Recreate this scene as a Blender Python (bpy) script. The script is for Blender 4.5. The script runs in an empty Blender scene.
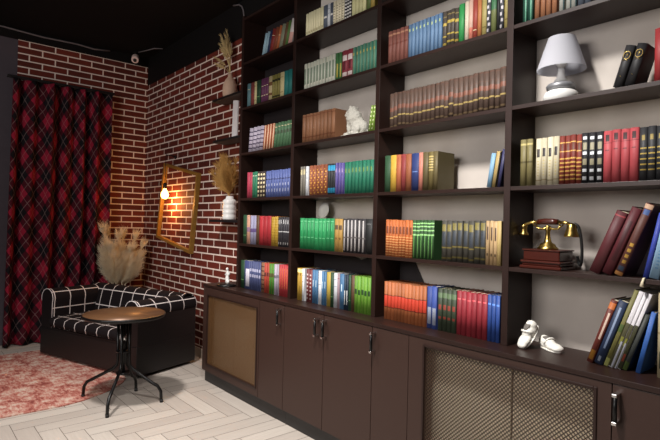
import bpy, bmesh, math, random
from mathutils import Vector, Matrix, noise
random.seed(7)
scene = bpy.context.scene
COL = scene.collection
PI = math.pi

# ------------------------------------------------------------------ helpers
def lin(h):
    h = h.lstrip('#')
    out = []
    for i in (0, 2, 4):
        c = int(h[i:i+2], 16) / 255
        out.append(c / 12.92 if c <= .04045 else ((c + .055) / 1.055) ** 2.4)
    return (*out, 1)

def setp(o, label=None, cat=None, group=None, kind=None):
    if label: o['label'] = label
    if cat: o['category'] = cat
    if group: o['group'] = group
    if kind: o['kind'] = kind
    return o

def empty(name, loc=(0, 0, 0), rz=0, label=None, cat=None, group=None):
    o = bpy.data.objects.new(name, None)
    COL.objects.link(o)
    o.location = loc
    o.rotation_euler = (0, 0, rz)
    o.empty_display_size = .05
    return setp(o, label, cat, group)

class MB:
    """collects shapes in one bmesh; build() links ONE mesh object"""
    def __init__(self):
        self.bm = bmesh.new()
        self.uv = self.bm.loops.layers.uv.new('UVMap')
        self.mi = 0
    def mat(self, i):
        self.mi = i
        return self
    def face(self, vs, smooth=False, uvs=None):
        try:
            f = self.bm.faces.new(vs)
        except ValueError:
            return None
        f.material_index = self.mi
        f.smooth = smooth
        if uvs:
            for l, u in zip(f.loops, uvs): l[self.uv].uv = u
        return f
    def box(self, a, b, bev=0, M=None):
        x0, y0, z0 = a; x1, y1, z1 = b
        co = [(x0,y0,z0),(x1,y0,z0),(x1,y1,z0),(x0,y1,z0),(x0,y0,z1),(x1,y0,z1),(x1,y1,z1),(x0,y1,z1)]
        vs = [self.bm.verts.new(M @ Vector(c) if M else c) for c in co]
        fs = [self.face([vs[i] for i in q]) for q in ((3,2,1,0),(4,5,6,7),(0,1,5,4),(1,2,6,5),(2,3,7,6),(3,0,4,7))]
        if bev:
            es = set()
            for f in fs:
                for e in f.edges: es.add(e)
            r = bmesh.ops.bevel(self.bm, geom=list(es), offset=bev, segments=2, affect='EDGES', profile=.5)
            for f in r['faces']: f.material_index = self.mi
        return self
    def prism(self, pts, y0, y1, M=None, axis='y', smooth=False):
        """polygon pts (counter-clockwise seen from -y, in x,z) swept y0..y1; axis z: pts are x,y swept in z"""
        def P(p, t):
            v = Vector((p[0], t, p[1])) if axis == 'y' else (Vector((p[0], p[1], t)) if axis == 'z' else Vector((t, p[0], p[1])))
            return M @ v if M else v
        a = [self.bm.verts.new(P(p, y0)) for p in pts]
        b = [self.bm.verts.new(P(p, y1)) for p in pts]
        n = len(pts)
        self.face(a); self.face(b[::-1])
        for i in range(n):
            j = (i + 1) % n
            self.face([a[j], a[i], b[i], b[j]], smooth)
        return self
    def tube(self, path, r, seg=10, caps=True, closed=False):
        path = [Vector(p) for p in path]
        n = len(path)
        rr = r if isinstance(r, (list, tuple)) else [r] * n
        rings = []
        up = None
        for i, p in enumerate(path):
            if closed: d = (path[(i+1) % n] - path[i-1]).normalized()
            else: d = (path[min(i+1, n-1)] - path[max(i-1, 0)]).normalized()
            if up is None:
                up = Vector((0,0,1)) if abs(d.z) < .9 else Vector((1,0,0))
            s = d.cross(up)
            if s.length < 1e-5: s = d.cross(Vector((0,1,0)))
            s.normalize(); t = s.cross(d).normalized(); up = t
            rings.append([self.bm.verts.new(p + (s*math.cos(2*PI*k/seg) + t*math.sin(2*PI*k/seg))*rr[i]) for k in range(seg)])
        m = n if closed else n-1
        for i in range(m):
            A, B = rings[i], rings[(i+1) % n]
            for k in range(seg):
                self.face([A[k], A[(k+1)%seg], B[(k+1)%seg], B[k]], True)
        if caps and not closed:
            self.face(rings[0][::-1]); self.face(rings[-1])
        return self
    def lathe(self, prof, c=(0,0,0), seg=28, M=None, caps=True):
        """prof: list of (r,z) from bottom to top"""
        rings = []
        for r, z in prof:
            if r < 1e-5:
                v = Vector((c[0], c[1], c[2]+z)); rings.append([self.bm.verts.new(M @ v if M else v)])
            else:
                ring = []
                for k in range(seg):
                    v = Vector((c[0]+r*math.cos(2*PI*k/seg), c[1]+r*math.sin(2*PI*k/seg), c[2]+z))
                    ring.append(self.bm.verts.new(M @ v if M else v))
                rings.append(ring)
        for A, B in zip(rings, rings[1:]):
            for k in range(seg):
                j = (k+1) % seg
                if len(A) == 1 and len(B) == 1: continue
                if len(A) == 1: self.face([A[0], B[j], B[k]], True)
                elif len(B) == 1: self.face([A[k], A[j], B[0]], True)
                else: self.face([A[k], A[j], B[j], B[k]], True)
        if caps and len(rings[0]) > 1: self.face(rings[0][::-1])
        if caps and len(rings[-1]) > 1: self.face(rings[-1])
        return self
    def blob(self, c, s, rot=(0,0,0), sub=3):
        M = Matrix.Translation(c) @ Matrix.Rotation(rot[2],4,'Z') @ Matrix.Rotation(rot[1],4,'Y') @ Matrix.Rotation(rot[0],4,'X') @ Matrix.Diagonal((*s,1))
        r = bmesh.ops.create_icosphere(self.bm, subdivisions=sub, radius=1, matrix=M)
        for v in r['verts']:
            for f in v.link_faces: f.smooth = True; f.material_index = self.mi
        return self
    def grid(self, fn, nu, nv, smooth=True, uvfn=None):
        vs = [[self.bm.verts.new(fn(i/nu, j/nv)) for j in range(nv+1)] for i in range(nu+1)]
        for i in range(nu):
            for j in range(nv):
                q = [(i,j),(i+1,j),(i+1,j+1),(i,j+1)]
                uv = [(uvfn(a/nu, b/nv) if uvfn else (a/nu, b/nv)) for a, b in q]
                self.face([vs[a][b] for a, b in q], smooth, uv)
        return self
    def build(self, name, mats, parent=None, loc=None, rot=None, smooth_angle=None):
        me = bpy.data.meshes.new(name)
        bmesh.ops.recalc_face_normals(self.bm, faces=self.bm.faces[:]) if smooth_angle != 'keep' else None
        self.bm.to_mesh(me); self.bm.free()
        for m in (mats if isinstance(mats, (list, tuple)) else [mats]): me.materials.append(m)
        o = bpy.data.objects.new(name, me)
        COL.objects.link(o)
        if parent: o.parent = parent
        if loc: o.location = loc
        if rot: o.rotation_euler = rot
        return o

def remeshed(mb, name, mat, parent=None, voxel=.004, smooth=6, loc=None, rot=None, disp=0):
    o = mb.build('tmp', mat)
    m = o.modifiers.new('r', 'REMESH'); m.mode = 'VOXEL'; m.voxel_size = voxel; m.use_smooth_shade = True
    s = o.modifiers.new('s', 'SMOOTH'); s.iterations = smooth; s.factor = .5
    dg = bpy.context.evaluated_depsgraph_get()
    me = bpy.data.meshes.new_from_object(o.evaluated_get(dg))
    bpy.data.objects.remove(o)
    me.name = name
    if disp:
        for v in me.vertices:
            v.co += v.normal * disp * (noise.noise(v.co * 90) + .6*noise.noise(v.co * 190))
    for p in me.polygons: p.use_smooth = True
    n = bpy.data.objects.new(name, me); COL.objects.link(n)
    if parent: n.parent = parent
    if loc: n.location = loc
    if rot: n.rotation_euler = rot
    return n

# ------------------------------------------------------------------ materials
class NT:
    def __init__(self, name):
        self.m = bpy.data.materials.new(name); self.m.use_nodes = True
        self.t = self.m.node_tree; self.n = self.t.nodes
        self.b = self.n['Principled BSDF']
    def new(self, typ, **kw):
        nd = self.n.new(typ)
        for k, v in kw.items(): setattr(nd, k, v)
        return nd
    def link(self, a, b): self.t.links.new(a, b)
    def put(self, sock, v):
        if hasattr(v, 'is_output'): self.link(v, sock)
        else: sock.default_value = v
    def math(self, op, a, b=0., c=0.):
        nd = self.new('ShaderNodeMath', operation=op)
        self.put(nd.inputs[0], a); self.put(nd.inputs[1], b); self.put(nd.inputs[2], c)
        return nd.outputs[0]
    def mix(self, fac, a, b, blend='MIX'):
        nd = self.new('ShaderNodeMix', data_type='RGBA', blend_type=blend)
        self.put(nd.inputs[0], fac); self.put(nd.inputs[6], a); self.put(nd.inputs[7], b)
        return nd.outputs[2]
    def noise(self, scale, detail=3, vec=None, rough=.5):
        nd = self.new('ShaderNodeTexNoise'); nd.inputs['Scale'].default_value = scale
        nd.inputs['Detail'].default_value = detail; nd.inputs['Roughness'].default_value = rough
        if vec is not None: self.link(vec, nd.inputs['Vector'])
        return nd.outputs['Fac']
    def obj(self):
        return self.new('ShaderNodeTexCoord').outputs['Object']
    def uvs(self):
        s = self.new('ShaderNodeSeparateXYZ'); self.link(self.new('ShaderNodeTexCoord').outputs['UV'], s.inputs[0])
        return s.outputs[0], s.outputs[1]
    def xyz(self, v=None):
        s = self.new('ShaderNodeSeparateXYZ'); self.link(v if v is not None else self.obj(), s.inputs[0])
        return s.outputs
    def bump(self, h, strength=.3, dist=.005):
        nd = self.new('ShaderNodeBump'); nd.inputs['Strength'].default_value = strength; nd.inputs['Distance'].default_value = dist
        self.link(h, nd.inputs['Height']); self.link(nd.outputs[0], self.b.inputs['Normal'])
    def set(self, col=None, rough=None, metal=None, spec=None):
        if col is not None: self.put(self.b.inputs['Base Color'], col)
        if rough is not None: self.put(self.b.inputs['Roughness'], rough)
        if metal is not None: self.b.inputs['Metallic'].default_value = metal
        if spec is not None: self.b.inputs['Specular IOR Level'].default_value = spec
        return self.m

def simple(name, hexc, rough=.6, metal=0., var=.08, scale=30, bump=0, spec=.5):
    t = NT(name)
    nz = t.noise(scale, 4, t.obj())
    c = lin(hexc)
    lo = tuple(x*(1-var) for x in c[:3]) + (1,)
    hi = tuple(min(1, x*(1+var)) for x in c[:3]) + (1,)
    t.set(t.mix(nz, lo, hi), rough, metal, spec)
    if bump: t.bump(nz, bump, .002)
    return t.m

def wood(name, hexc, hex2, rough=.45, spec=.4):
    t = NT(name)
    mp = t.new('ShaderNodeMapping'); mp.inputs['Scale'].default_value = (3, 3, 40)
    t.link(t.obj(), mp.inputs[0])
    nz = t.noise(4, 5, mp.outputs[0], .6)
    t.set(t.mix(nz, lin(hexc), lin(hex2)), rough, 0, spec)
    t.bump(nz, .06, .001)
    return t.m

M = {}
M['dark_wood'] = wood('dark_wenge', '211512', '2c1b16', .40, .3)
M['door_wood'] = wood('wenge_door', '30201b', '3a2720', .45, .35)
M['plinth'] = simple('black_plinth', '1d1a1a', .5)
M['black_metal'] = simple('black_steel', '0c0c0d', .35, .3)
M['chrome'] = simple('chrome', 'd8d8d8', .18, 1.)
M['brass'] = simple('brass', 'b59a58', .28, 1.)
M['gold_frame'] = simple('gilded_wood', '9a7434', .42, .35, .25, 60)
M['ceiling'] = simple('black_paint', '0d0a0a', .8, spec=.2)
M['grey_wall'] = simple('grey_paint', '4a434a', .85)
M['page'] = simple('paper_edge', 'cfc4a8', .9, var=.12, scale=200)
M['white_gloss'] = simple('white_ceramic', 'd6d5d2', .25, var=.02)
M['plaster_white'] = simple('white_plaster_cast', 'b9b6ac', .8, var=.05)
t = NT('white_lampshade')
t.set(lin('cdced6'), .85)
tr = t.new('ShaderNodeBsdfTranslucent'); tr.inputs[0].default_value = lin('cdced6')
mx = t.new('ShaderNodeMixShader'); mx.inputs[0].default_value = .45
t.link(t.b.outputs[0], mx.inputs[1]); t.link(tr.outputs[0], mx.inputs[2]); t.link(mx.outputs[0], t.n['Material Output'].inputs[0])
M['shade'] = t.m
M['silver'] = simple('silver_band', '8a8b8e', .4, .5)
M['leather_black'] = simple('black_leatherette', '100c0d', .42, var=.2, scale=80, bump=.1)
M['cord'] = simple('black_cable', '0a0a0a', .6)
M['grey_cord'] = simple('grey_cable', '6d6668', .6)
M['pampas'] = simple('pampas_straw', 'f4e0c4', .95, var=.25, scale=25, spec=.1)
M['wheat'] = simple('wheat_straw', 'cdb482', .9, var=.25, scale=25, spec=.1)
M['brown_grass'] = simple('brown_grass', 'b48a50', .9, var=.35, scale=25, spec=.1)
M['cream_vase'] = simple('cream_stoneware', 'c9a890', .7, var=.12)
M['black_shelf'] = simple('black_shelf', '151011', .5)
M['mahogany'] = wood('mahogany', '34120c', '471b11', .25)
M['shoe'] = simple('white_leather', 'e4e1d8', .45, var=.05, bump=.1)
M['shoe_in'] = simple('shoe_lining', '6a6560', .9)
M['white_card'] = simple('white_card', 'dcd6d6', .8)
M['back_dark'] = simple('near_black_backing', '1e1719', .6)
M['beige_panel'] = simple('beige_panel', 'efe2c8', .6, var=.08, scale=6)
M['cctv'] = simple('pink_white_plastic', 'e8ccc4', .5)
M['curtain_rail'] = simple('black_rail', '120d0e', .5)

# brick cladding with raised pale joints
def brick_mat(name, horiz):
    t = NT(name)
    x, y, z = t.xyz()
    u = t.math('ADD', x if horiz == 'x' else t.math('MULTIPLY', y, -1.), UOFF[horiz])
    v = t.math('ADD', z, .03)
    cb = t.new('ShaderNodeCombineXYZ'); t.link(u, cb.inputs[0]); t.link(v, cb.inputs[1])
    br = t.new('ShaderNodeTexBrick')
    br.offset = .5; br.offset_frequency = 2; br.squash = 1
    t.link(cb.outputs[0], br.inputs['Vector'])
    br.inputs['Scale'].default_value = 1
    br.inputs['Brick Width'].default_value = .248
    br.inputs['Row Height'].default_value = .070
    br.inputs['Mortar Size'].default_value = .0068
    br.inputs['Mortar Smooth'].default_value = .15
    br.inputs['Bias'].default_value = -.1
    br.inputs['Color1'].default_value = lin('6e2b1f')
    br.inputs['Color2'].default_value = lin('441d18')
    br.inputs['Mortar'].default_value = lin('d9bfb2')
    nz = t.noise(18, 4, t.obj())
    c = t.mix(.35, br.outputs['Color'], t.mix(nz, lin('5a231e'), lin('8a3a2c')), 'MULTIPLY')
    c2 = t.mix(br.outputs['Fac'], br.outputs['Color'], lin('e2c8ba'))
    big = t.noise(3, 2, t.obj())
    c3 = t.mix(t.math('MULTIPLY', nz, .35), c2, lin('733024'))
    c3 = t.mix(br.outputs['Fac'], c3, lin('ead8cc'))
    t.set(c3, .75, 0, .25)
    t.bump(t.math('ADD', t.math('MULTIPLY', br.outputs['Fac'], 1.), t.math('MULTIPLY', t.noise(120, 3, t.obj()), .25)), .5, .004)
    return t.m
UOFF = {'x': .055, 'y': -.021}
M['brick_x'] = brick_mat('red_brick_right', 'x')
M['brick_y'] = brick_mat('red_brick_back', 'y')

t = NT('wall_plaster')
a = t.noise(2.2, 5, t.obj(), .6); b = t.noise(14, 4, t.obj(), .6)
vor = t.new('ShaderNodeTexWave'); vor.inputs['Scale'].default_value = 1.3; vor.inputs['Distortion'].default_value = 9; vor.inputs['Detail'].default_value = 3
t.link(t.obj(), vor.inputs['Vector'])
c = t.mix(a, lin('b0a79f'), lin('d6d0c8'))
c = t.mix(t.math('MULTIPLY', vor.outputs['Fac'], .18), c, lin('9a8f88'))
M['plaster'] = t.set(t.mix(t.math('MULTIPLY', b, .2), c, lin('a79c95')), .9, 0, .2)

# floor planks: tone from a per-plank colour attribute, fine grain from noise
t = NT('herringbone_planks')
at = t.new('ShaderNodeAttribute'); at.attribute_name = 'tone'
u, v = t.uvs()
cb = t.new('ShaderNodeCombineXYZ'); t.link(t.math('MULTIPLY', u, 3.), cb.inputs[0]); t.link(t.math('MULTIPLY', v, 45.), cb.inputs[1])
t.link(t.math('MULTIPLY', at.outputs['Fac'], 50.), cb.inputs[2])
g = t.noise(1.6, 6, cb.outputs[0], .65)
c = t.mix(at.outputs['Fac'], lin('b5aca3'), lin('c9c1b7'))
c = t.mix(t.math('MULTIPLY', g, .55), c, lin('857a70'))
M['planks'] = t.set(c, .5, 0, .35)
t.bump(g, .1, .002)
M['plank_gap'] = simple('plank_joint', '5e544b', .9)

# distressed rug
t = NT('distressed_rug')
o = t.obj()
mp = t.new('ShaderNodeMapping'); mp.inputs['Scale'].default_value = (20, 45, 1); t.link(o, mp.inputs[0])
n1 = t.noise(1.0, 6, mp.outputs[0], .7)
n2 = t.noise(9, 6, o, .7)
vo = t.new('ShaderNodeTexVoronoi'); vo.inputs['Scale'].default_value = 11; t.link(o, vo.inputs['Vector'])
k = t.math('ADD', t.math('MULTIPLY', n1, .75), t.math('MULTIPLY', n2, .45))
k = t.math('ADD', k, t.math('MULTIPLY', vo.outputs['Distance'], -.25))
rp = t.new('ShaderNodeValToRGB'); t.link(k, rp.inputs[0])
el = rp.color_ramp.elements
el[0].position = .32; el[0].color = lin('80443e')
el[1].position = .62; el[1].color = lin('c8b4a5')
e = el.new(.42); e.color = lin('a8695d')
e = el.new(.51); e.color = lin('bb9284')
# wavy pale border where the pile is worn along the edge
x, y, z = t.xyz(o)
edge = t.math('GREATER_THAN', t.math('ADD', x, t.math('MULTIPLY', n2, .12)), 1.02)
M['rug'] = t.set(t.mix(t.math('MULTIPLY', edge, .7), rp.outputs[0], lin('b9a596')), .95, 0, .1)
t.bump(n1, .4, .004)

# tartan on the bias: u along the cloth, v up
t = NT('argyle_tartan_cloth')
u, v = t.uvs()
P_ = .39
a_ = t.math('DIVIDE', t.math('ADD', t.math('MULTIPLY', u, 1.3), v), P_)
b_ = t.math('DIVIDE', t.math('SUBTRACT', t.math('MULTIPLY', u, 1.3), v), P_)
fa = t.math('FRACT', t.math('ADD', a_, 50.)); fb = t.math('FRACT', t.math('ADD', b_, 50.))
sa = t.math('GREATER_THAN', fa, .5); sb = t.math('GREATER_THAN', fb, .5)
s = t.math('ADD', sa, sb)
rp = t.new('ShaderNodeValToRGB'); rp.color_ramp.interpolation = 'CONSTANT'
t.link(t.math('MULTIPLY', s, .5), rp.inputs[0])
el = rp.color_ramp.elements
el[0].position = 0; el[0].color = lin('19161a')
el[1].position = .75; el[1].color = lin('8f1f35')
e = el.new(.25); e.color = lin('45141e')
def line(f, c0, w):
    return t.math('LESS_THAN', t.math('ABSOLUTE', t.math('SUBTRACT', f, c0)), w)
lm = t.math('MAXIMUM', t.math('MAXIMUM', line(fa, .25, .013), line(fb, .25, .013)), t.math('MAXIMUM', line(fa, .75, .010), line(fb, .75, .010)))
cc = t.mix(t.math('MULTIPLY', lm, .30), rp.outputs[0], lin('b59a98'))
M['tartan'] = t.set(cc, .9, 0, .15)

# black upholstery with white window-pane lines (uv in metres)
t = NT('windowpane_upholstery')
u, v = t.uvs()
def gl(c, per, w):
    f = t.math('FRACT', t.math('ADD', t.math('DIVIDE', c, per), 50.))
    return t.math('LESS_THAN', t.math('ABSOLUTE', t.math('SUBTRACT', f, .5)), w / per / 2)
g = t.math('MAXIMUM', gl(u, .160, .009), gl(v, .160, .009))
M['windowpane'] = t.set(t.mix(g, lin('150f11'), lin('d9cfcc')), .85, 0, .2)
t.bump(g, .3, .002)

# table top: scratched bronze brown
t = NT('bronze_table_top')
n1 = t.noise(6, 5, t.obj(), .6)
M['bronze'] = t.set(t.mix(n1, lin('4e3523'), lin('7a5638')), .38, .25, .5)

# lattice bronze
M['lattice'] = simple('brown_lattice', '3a281b', .5, .2)
M['lattice_tan'] = simple('tan_lattice', '684a2c', .5, .2)
M['black_paint_strip'] = M['ceiling']

# lamp bulb
t = NT('glowing_bulb')
t.set(lin('ffcf8a'), .3)
t.b.inputs['Emission Color'].default_value = lin('ffb45a')
t.b.inputs['Emission Strength'].default_value = 14
M['bulb'] = t.m
# ------------------------------------------------------------------ camera
cam = bpy.data.cameras.new('camera'); co = bpy.data.objects.new('camera', cam); COL.objects.link(co)
fw = Vector((-0.76064473, 0.6491348, 0.00660389)); rt = Vector((0.6490894, 0.76035411, 0.02333619)); up = Vector((-0.01012704, -0.02203707, 0.99970586))
R3 = Matrix((rt, up, -fw)).transposed()
co.matrix_world = Matrix.Translation((6.17080237, -2.28491174, 1.34)) @ R3.to_4x4()
cam.sensor_width = 36; cam.lens = 36 * 506.432 / 660; cam.clip_start = .05
scene.camera = co

# ------------------------------------------------------------------ the setting
RX, RY, H = 7.6, -4.6, 3.30
# right wall: brick from the corner to the bookcase, plaster behind it, black strip above the brick
BX = 2.64
m = MB()
def wq(m, pts, i): m.mat(i).face([m.bm.verts.new(p) for p in pts])
m.mat(0).box((0, 0, 0), (BX, .1, 2.965)); m.mat(1).box((BX, 0.002, 0), (RX, .1, 2.975)); m.mat(2).box((0, .001, 2.965), (BX, .1, H)); m.mat(2).box((BX, .0015, 2.975), (RX, .1, H))
setp(m.build('wall_right', [M['brick_x'], M['plaster'], M['ceiling']]), kind='structure')
m = MB()
m.mat(0).box((-.1, -1.365, 0), (0, .1, 3.19)); m.mat(1).box((-.1, RY, 0), (-.012, -1.365, 3.19)); m.mat(2).box((-.1, RY, 3.19), (0.001, .1, H))
setp(m.build('wall_back', [M['brick_y'], M['grey_wall'], M['ceiling']]), kind='structure')
m = MB(); m.box((0, RY-.1, 0), (RX, RY, H)); setp(m.build('wall_left', M['grey_wall']), kind='structure')
m = MB(); m.box((RX, RY, 0), (RX+.1, 0, H)); setp(m.build('wall_front', M['grey_wall']), kind='structure')
m = MB(); m.box((-.1, RY-.1, H), (RX+.1, .1, H+.1)); setp(m.build('ceiling', M['ceiling']), kind='structure')

# floor: herringbone planks laid along the two walls
m = MB()
m.mat(1).box((-.1, RY-.1, -.06), (RX+.1, .1, -.002))
tone = m.bm.loops.layers.float_color.new('tone')
Wp, Lp = .118, .59
rnd = random.Random(3)
def plank(x0, y0, x1, y1, alongx):
    g = .0018
    x0 += g; y0 += g; x1 -= g; y1 -= g
    cx0, cx1, cy0, cy1 = max(x0, 0), min(x1, RX), max(y0, RY), min(y1, 0)
    if cx1 - cx0 < .004 or cy1 - cy0 < .004: return
    vs = [m.bm.verts.new((a, b, 0)) for a, b in ((cx0,cy0),(cx1,cy0),(cx1,cy1),(cx0,cy1))]
    uv = [(a-x0, b-y0) if alongx else (b-y0, a-x0) for a, b in ((cx0,cy0),(cx1,cy0),(cx1,cy1),(cx0,cy1))]
    f = m.mat(0).face(vs, False, uv)
    tv = rnd.random()
    for l in f.loops: l[tone] = (tv, tv, tv, 1)
n = int(round(Lp / Wp))
for i in range(-60, 120):
    for j in range(-25, 25):
        # classic herringbone lattice: steps (W,W) along the zig-zag, (L,-L) across it
        ox = i*Wp + j*Lp + .02; oy = i*Wp - j*Lp - 3.01
        if ox < -1 or ox > RX+1 or oy < RY-1 or oy > 1: continue
        plank(ox, oy, ox+Lp, oy+Wp, True)
        plank(ox, oy+Wp, ox+Wp, oy+Wp+Lp, False)
setp(m.build('floor', [M['planks'], M['plank_gap']], smooth_angle='keep'), kind='structure')
# skirting board between the sofa and the cabinets
m = MB(); m.box((0.02, -.014, 0), (2.262, 0, .09), .003); setp(m.build('baseboard_right', simple('pale_skirting', 'a89c90', .6)), kind='structure')

# rug
m = MB()
pts = [(.47, -3.3), (2.22, -3.3), (2.232, -1.36), (2.20, -1.22), (2.125, -1.07), (2.03, -.94), (1.95, -.86), (1.84, -.80), (.5, -.78), (.45, -.84)]
c0 = Vector((1.3, -2.0, 0))
m.prism([(p[0]-c0.x, p[1]-c0.y) for p in pts], .0005, .0075, axis='z')
o = m.build('rug', M['rug'], loc=c0)
setp(o, 'distressed red and pink patterned rug under sofa front on pale floor', 'rug')

# ------------------------------------------------------------------ base cabinets
YC, ZC = -.3254, .8124
XE = 5.80
def handle(parent, x, z0, z1):
    y = YC
    h = MB(); h.tube([(x, y-.030, z0+.006), (x, y-.030, z1-.006)], .0075, 12)
    ho = h.build('handle', M['black_metal'], parent)
    for z in (z0+.006, z1-.006):
        b = MB(); b.box((x-.0085, y-.039, z-.0065), (x+.0085, y-.0005, z+.0055), .002)
        b.build('mount', M['chrome'], ho)
def carcass(root, x0, x1, left_open=False):
    m = MB()
    m.box((x0, YC+.02, .10), (x0+.016, -.002, ZC-.022)); m.box((x1-.016, YC+.02, .10), (x1, -.002, ZC-.022))
    m.box((x0+.0165, YC+.02, .10), (x1-.0165, -.002, .116))
    m.build('carcass', M['dark_wood'], root)
    m = MB(); m.box((x0, YC+.03, 0.001), (x1, YC+.046, .0995)); m.build('plinth', M['plinth'], root)
def door(root, x0, x1, hx=None):
    m = MB(); m.box((x0+.0015, YC, .10), (x1-.0015, YC+.019, ZC-.024), .0012)
    d = m.build('door', M['door_wood'], root)
    if hx: handle(d, hx, .655, .765)
def clip_line(x0, z0, dx, dz, rx0, rx1, rz0, rz1):
    t0, t1 = -1e9, 1e9
    for p, d, a, b in ((x0, dx, rx0, rx1), (z0, dz, rz0, rz1)):
        u, v = (a-p)/d, (b-p)/d
        if u > v: u, v = v, u
        t0, t1 = max(t0, u), min(t1, v)
    return (t0, t1) if t1 > t0 else None
def lattice(root, x0, x1, z0, z1, mat, pitch, w):
    m = MB()
    for fam, (dx, dz) in enumerate(((1, 1), (1, -1))):
        y0 = YC + .006 + fam*.0016
        lo = x0 - (z1 - z0); n = int(((x1-x0) + (z1-z0)) / pitch) + 2
        for k in range(n):
            px = lo + k*pitch
            pz = z0 if dz > 0 else z1
            r = clip_line(px, pz, dx, dz, x0, x1, z0, z1)
            if not r: continue
            a = Vector((px+r[0]*dx, 0, pz+r[0]*dz)); b = Vector((px+r[1]*dx, 0, pz+r[1]*dz))
            s = Vector((-dz, 0, dx)).normalized() * w/2
            q = [a-s, b-s, b+s, a+s]
            f0 = [m.bm.verts.new((p.x, y0, p.z)) for p in q]; f1 = [m.bm.verts.new((p.x, y0+.0014, p.z)) for p in q]
            m.face(f0); m.face(f1[::-1])
            for i in range(4): m.face([f0[i], f0[(i+1) % 4], f1[(i+1) % 4], f1[i]])
    m.build('lattice', mat, root)
def grille_cabinet(x0, x1, ix0, ix1, iz0, iz1, label, mat, pitch, w, seam, bd):
    root = empty('radiator_cabinet', ((x0+x1)/2, YC/2, 0), 0, label, 'radiator cover', 'lattice fronted radiator cabinets')
    inv = Matrix.Translation(-Vector(root.location))
    k = len(COL.objects)
    carcass(root, x0, x1)
    m = MB()
    for a, b in (((x0+.001, YC, .10), (ix0, YC+.018, ZC-.024)), ((ix1, YC, .10), (x1-.001, YC+.018, ZC-.024)),
                 ((ix0, YC, iz1), (ix1, YC+.018, ZC-.024)), ((ix0, YC, .10), (ix1, YC+.018, iz0))):
        m.box(a, b)
    m.build('grille_frame', M['door_wood'], root)
    # thin raised moulding round the opening
    m = MB(); g = .012
    for a, b in (((ix0-g, YC-.006, iz0-g), (ix0, YC-.0003, iz1+g)), ((ix1, YC-.006, iz0-g), (ix1+g, YC-.0003, iz1+g)),
                 ((ix0+.0002, YC-.006, iz1), (ix1-.0002, YC-.0003, iz1+g)), ((ix0+.0002, YC-.006, iz0-g), (ix1-.0002, YC-.0003, iz0))):
        m.box(a, b, .002)
    m.build('moulding', M['dark_wood'], root)
    lattice(root, ix0, ix1, iz0, iz1, mat, pitch, w)
    yb = YC + bd
    for a, b in ((x0+.018, seam-.004), (seam+.004, x1-.018)):
        m = MB(); m.box((a, yb, .118), (b, yb+.012, ZC-.03), .003); m.build('back_panel', M['beige_panel'], root)
    for o in list(COL.objects)[k:]:
        if o.parent == root: o.matrix_parent_inverse = inv
    return root
grille_cabinet(2.2696, 3.130, 2.352, 3.096, .165, .722, 'tan lattice-front cabinet at the far left end of the base cabinets', M['lattice_tan'], .0135, .0040, 2.66, .075)
grille_cabinet(4.505, 5.452, 4.607, 5.391, .150, .752, 'brown diamond lattice cabinet under the white baby shoes', M['lattice'], .0182, .0042, 5.02, .085)
def cabinet(x0, x1, doors, label):
    root = empty('base_cabinet', ((x0+x1)/2, YC/2, 0), 0, label, 'cabinet', 'plain door base cabinets')
    inv = Matrix.Translation(-Vector(root.location)); k = len(COL.objects)
    carcass(root, x0, x1)
    for d in doors: door(root, *d)
    for o in list(COL.objects)[k:]:
        if o.parent == root: o.matrix_parent_inverse = inv
cabinet(3.131, 3.4315, [(3.131, 3.4315, 3.392)], 'narrow dark brown single-door cabinet beside the tan lattice cabinet')
cabinet(3.4325, 4.2475, [(3.4325, 3.8395, 3.790), (3.8405, 4.2475, 3.862)], 'wide dark brown two-door cabinet with paired handles under the second bay')
cabinet(4.2485, 4.504, [(4.2485, 4.504, 4.268)], 'narrow dark brown cabinet left of the diamond lattice cabinet')
cabinet(5.453, XE, [(5.453, XE, 5.474)], 'dark brown cabinet at the right edge under the leaning magazines')
m = MB(); m.box((2.262, YC-.004, ZC-.021), (XE, -.002, ZC), .0015)
setp(m.build('countertop', M['dark_wood']), 'long dark brown countertop running over all the base cabinets', 'countertop')

# ------------------------------------------------------------------ bookcase
YS = -.2126
ZS = [.8124, 1.1638, 1.5231, 1.8825, 2.2447, 2.605, 2.965]
XD = [2.6001, 3.3048, 4.1201, 4.9421, XE-.034]
T = .0319
bc = empty('bookcase', (4.2, -.1, ZC), 0, 'tall dark wenge bookcase with four open bays standing on the countertop', 'bookcase')
inv = Matrix.Translation(-Vector(bc.location)); k = len(COL.objects)
for i, x in enumerate(XD):
    m = MB(); m.box((x, YS, ZC+.0006), (x+T, -.001, 2.985), .0012)
    m.build('side_panel' if i in (0, 4) else 'divider', M['dark_wood'], bc)
for b in range(4):
    for lv in range(1, 7):
        m = MB(); m.box((XD[b]+T, YS+.001, ZS[lv]-.018), (XD[b+1], -.001, ZS[lv]), .001)
        m.build('shelf' if lv < 6 else 'top_panel', M['dark_wood'], bc)
# thin dark sheets across the back of the first bay and the lowest rows next to it
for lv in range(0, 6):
    m = MB(); m.box((XD[0]+T, -.006, ZS[lv]+.0005), (XD[1], -.001, ZS[lv+1]-.0185)); m.build('dark_backing', M['back_dark'], bc)
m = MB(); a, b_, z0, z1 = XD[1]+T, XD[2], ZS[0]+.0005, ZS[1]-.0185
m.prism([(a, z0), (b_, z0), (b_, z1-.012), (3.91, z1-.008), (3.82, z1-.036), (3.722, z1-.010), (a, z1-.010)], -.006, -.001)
m.build('dark_backing', M['back_dark'], bc)
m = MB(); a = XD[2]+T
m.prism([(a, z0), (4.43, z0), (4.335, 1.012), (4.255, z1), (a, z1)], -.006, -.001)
m.build('dark_backing', M['back_dark'], bc)
for o in list(COL.objects)[k:]:
    if o.parent == bc: o.matrix_parent_inverse = inv

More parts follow.
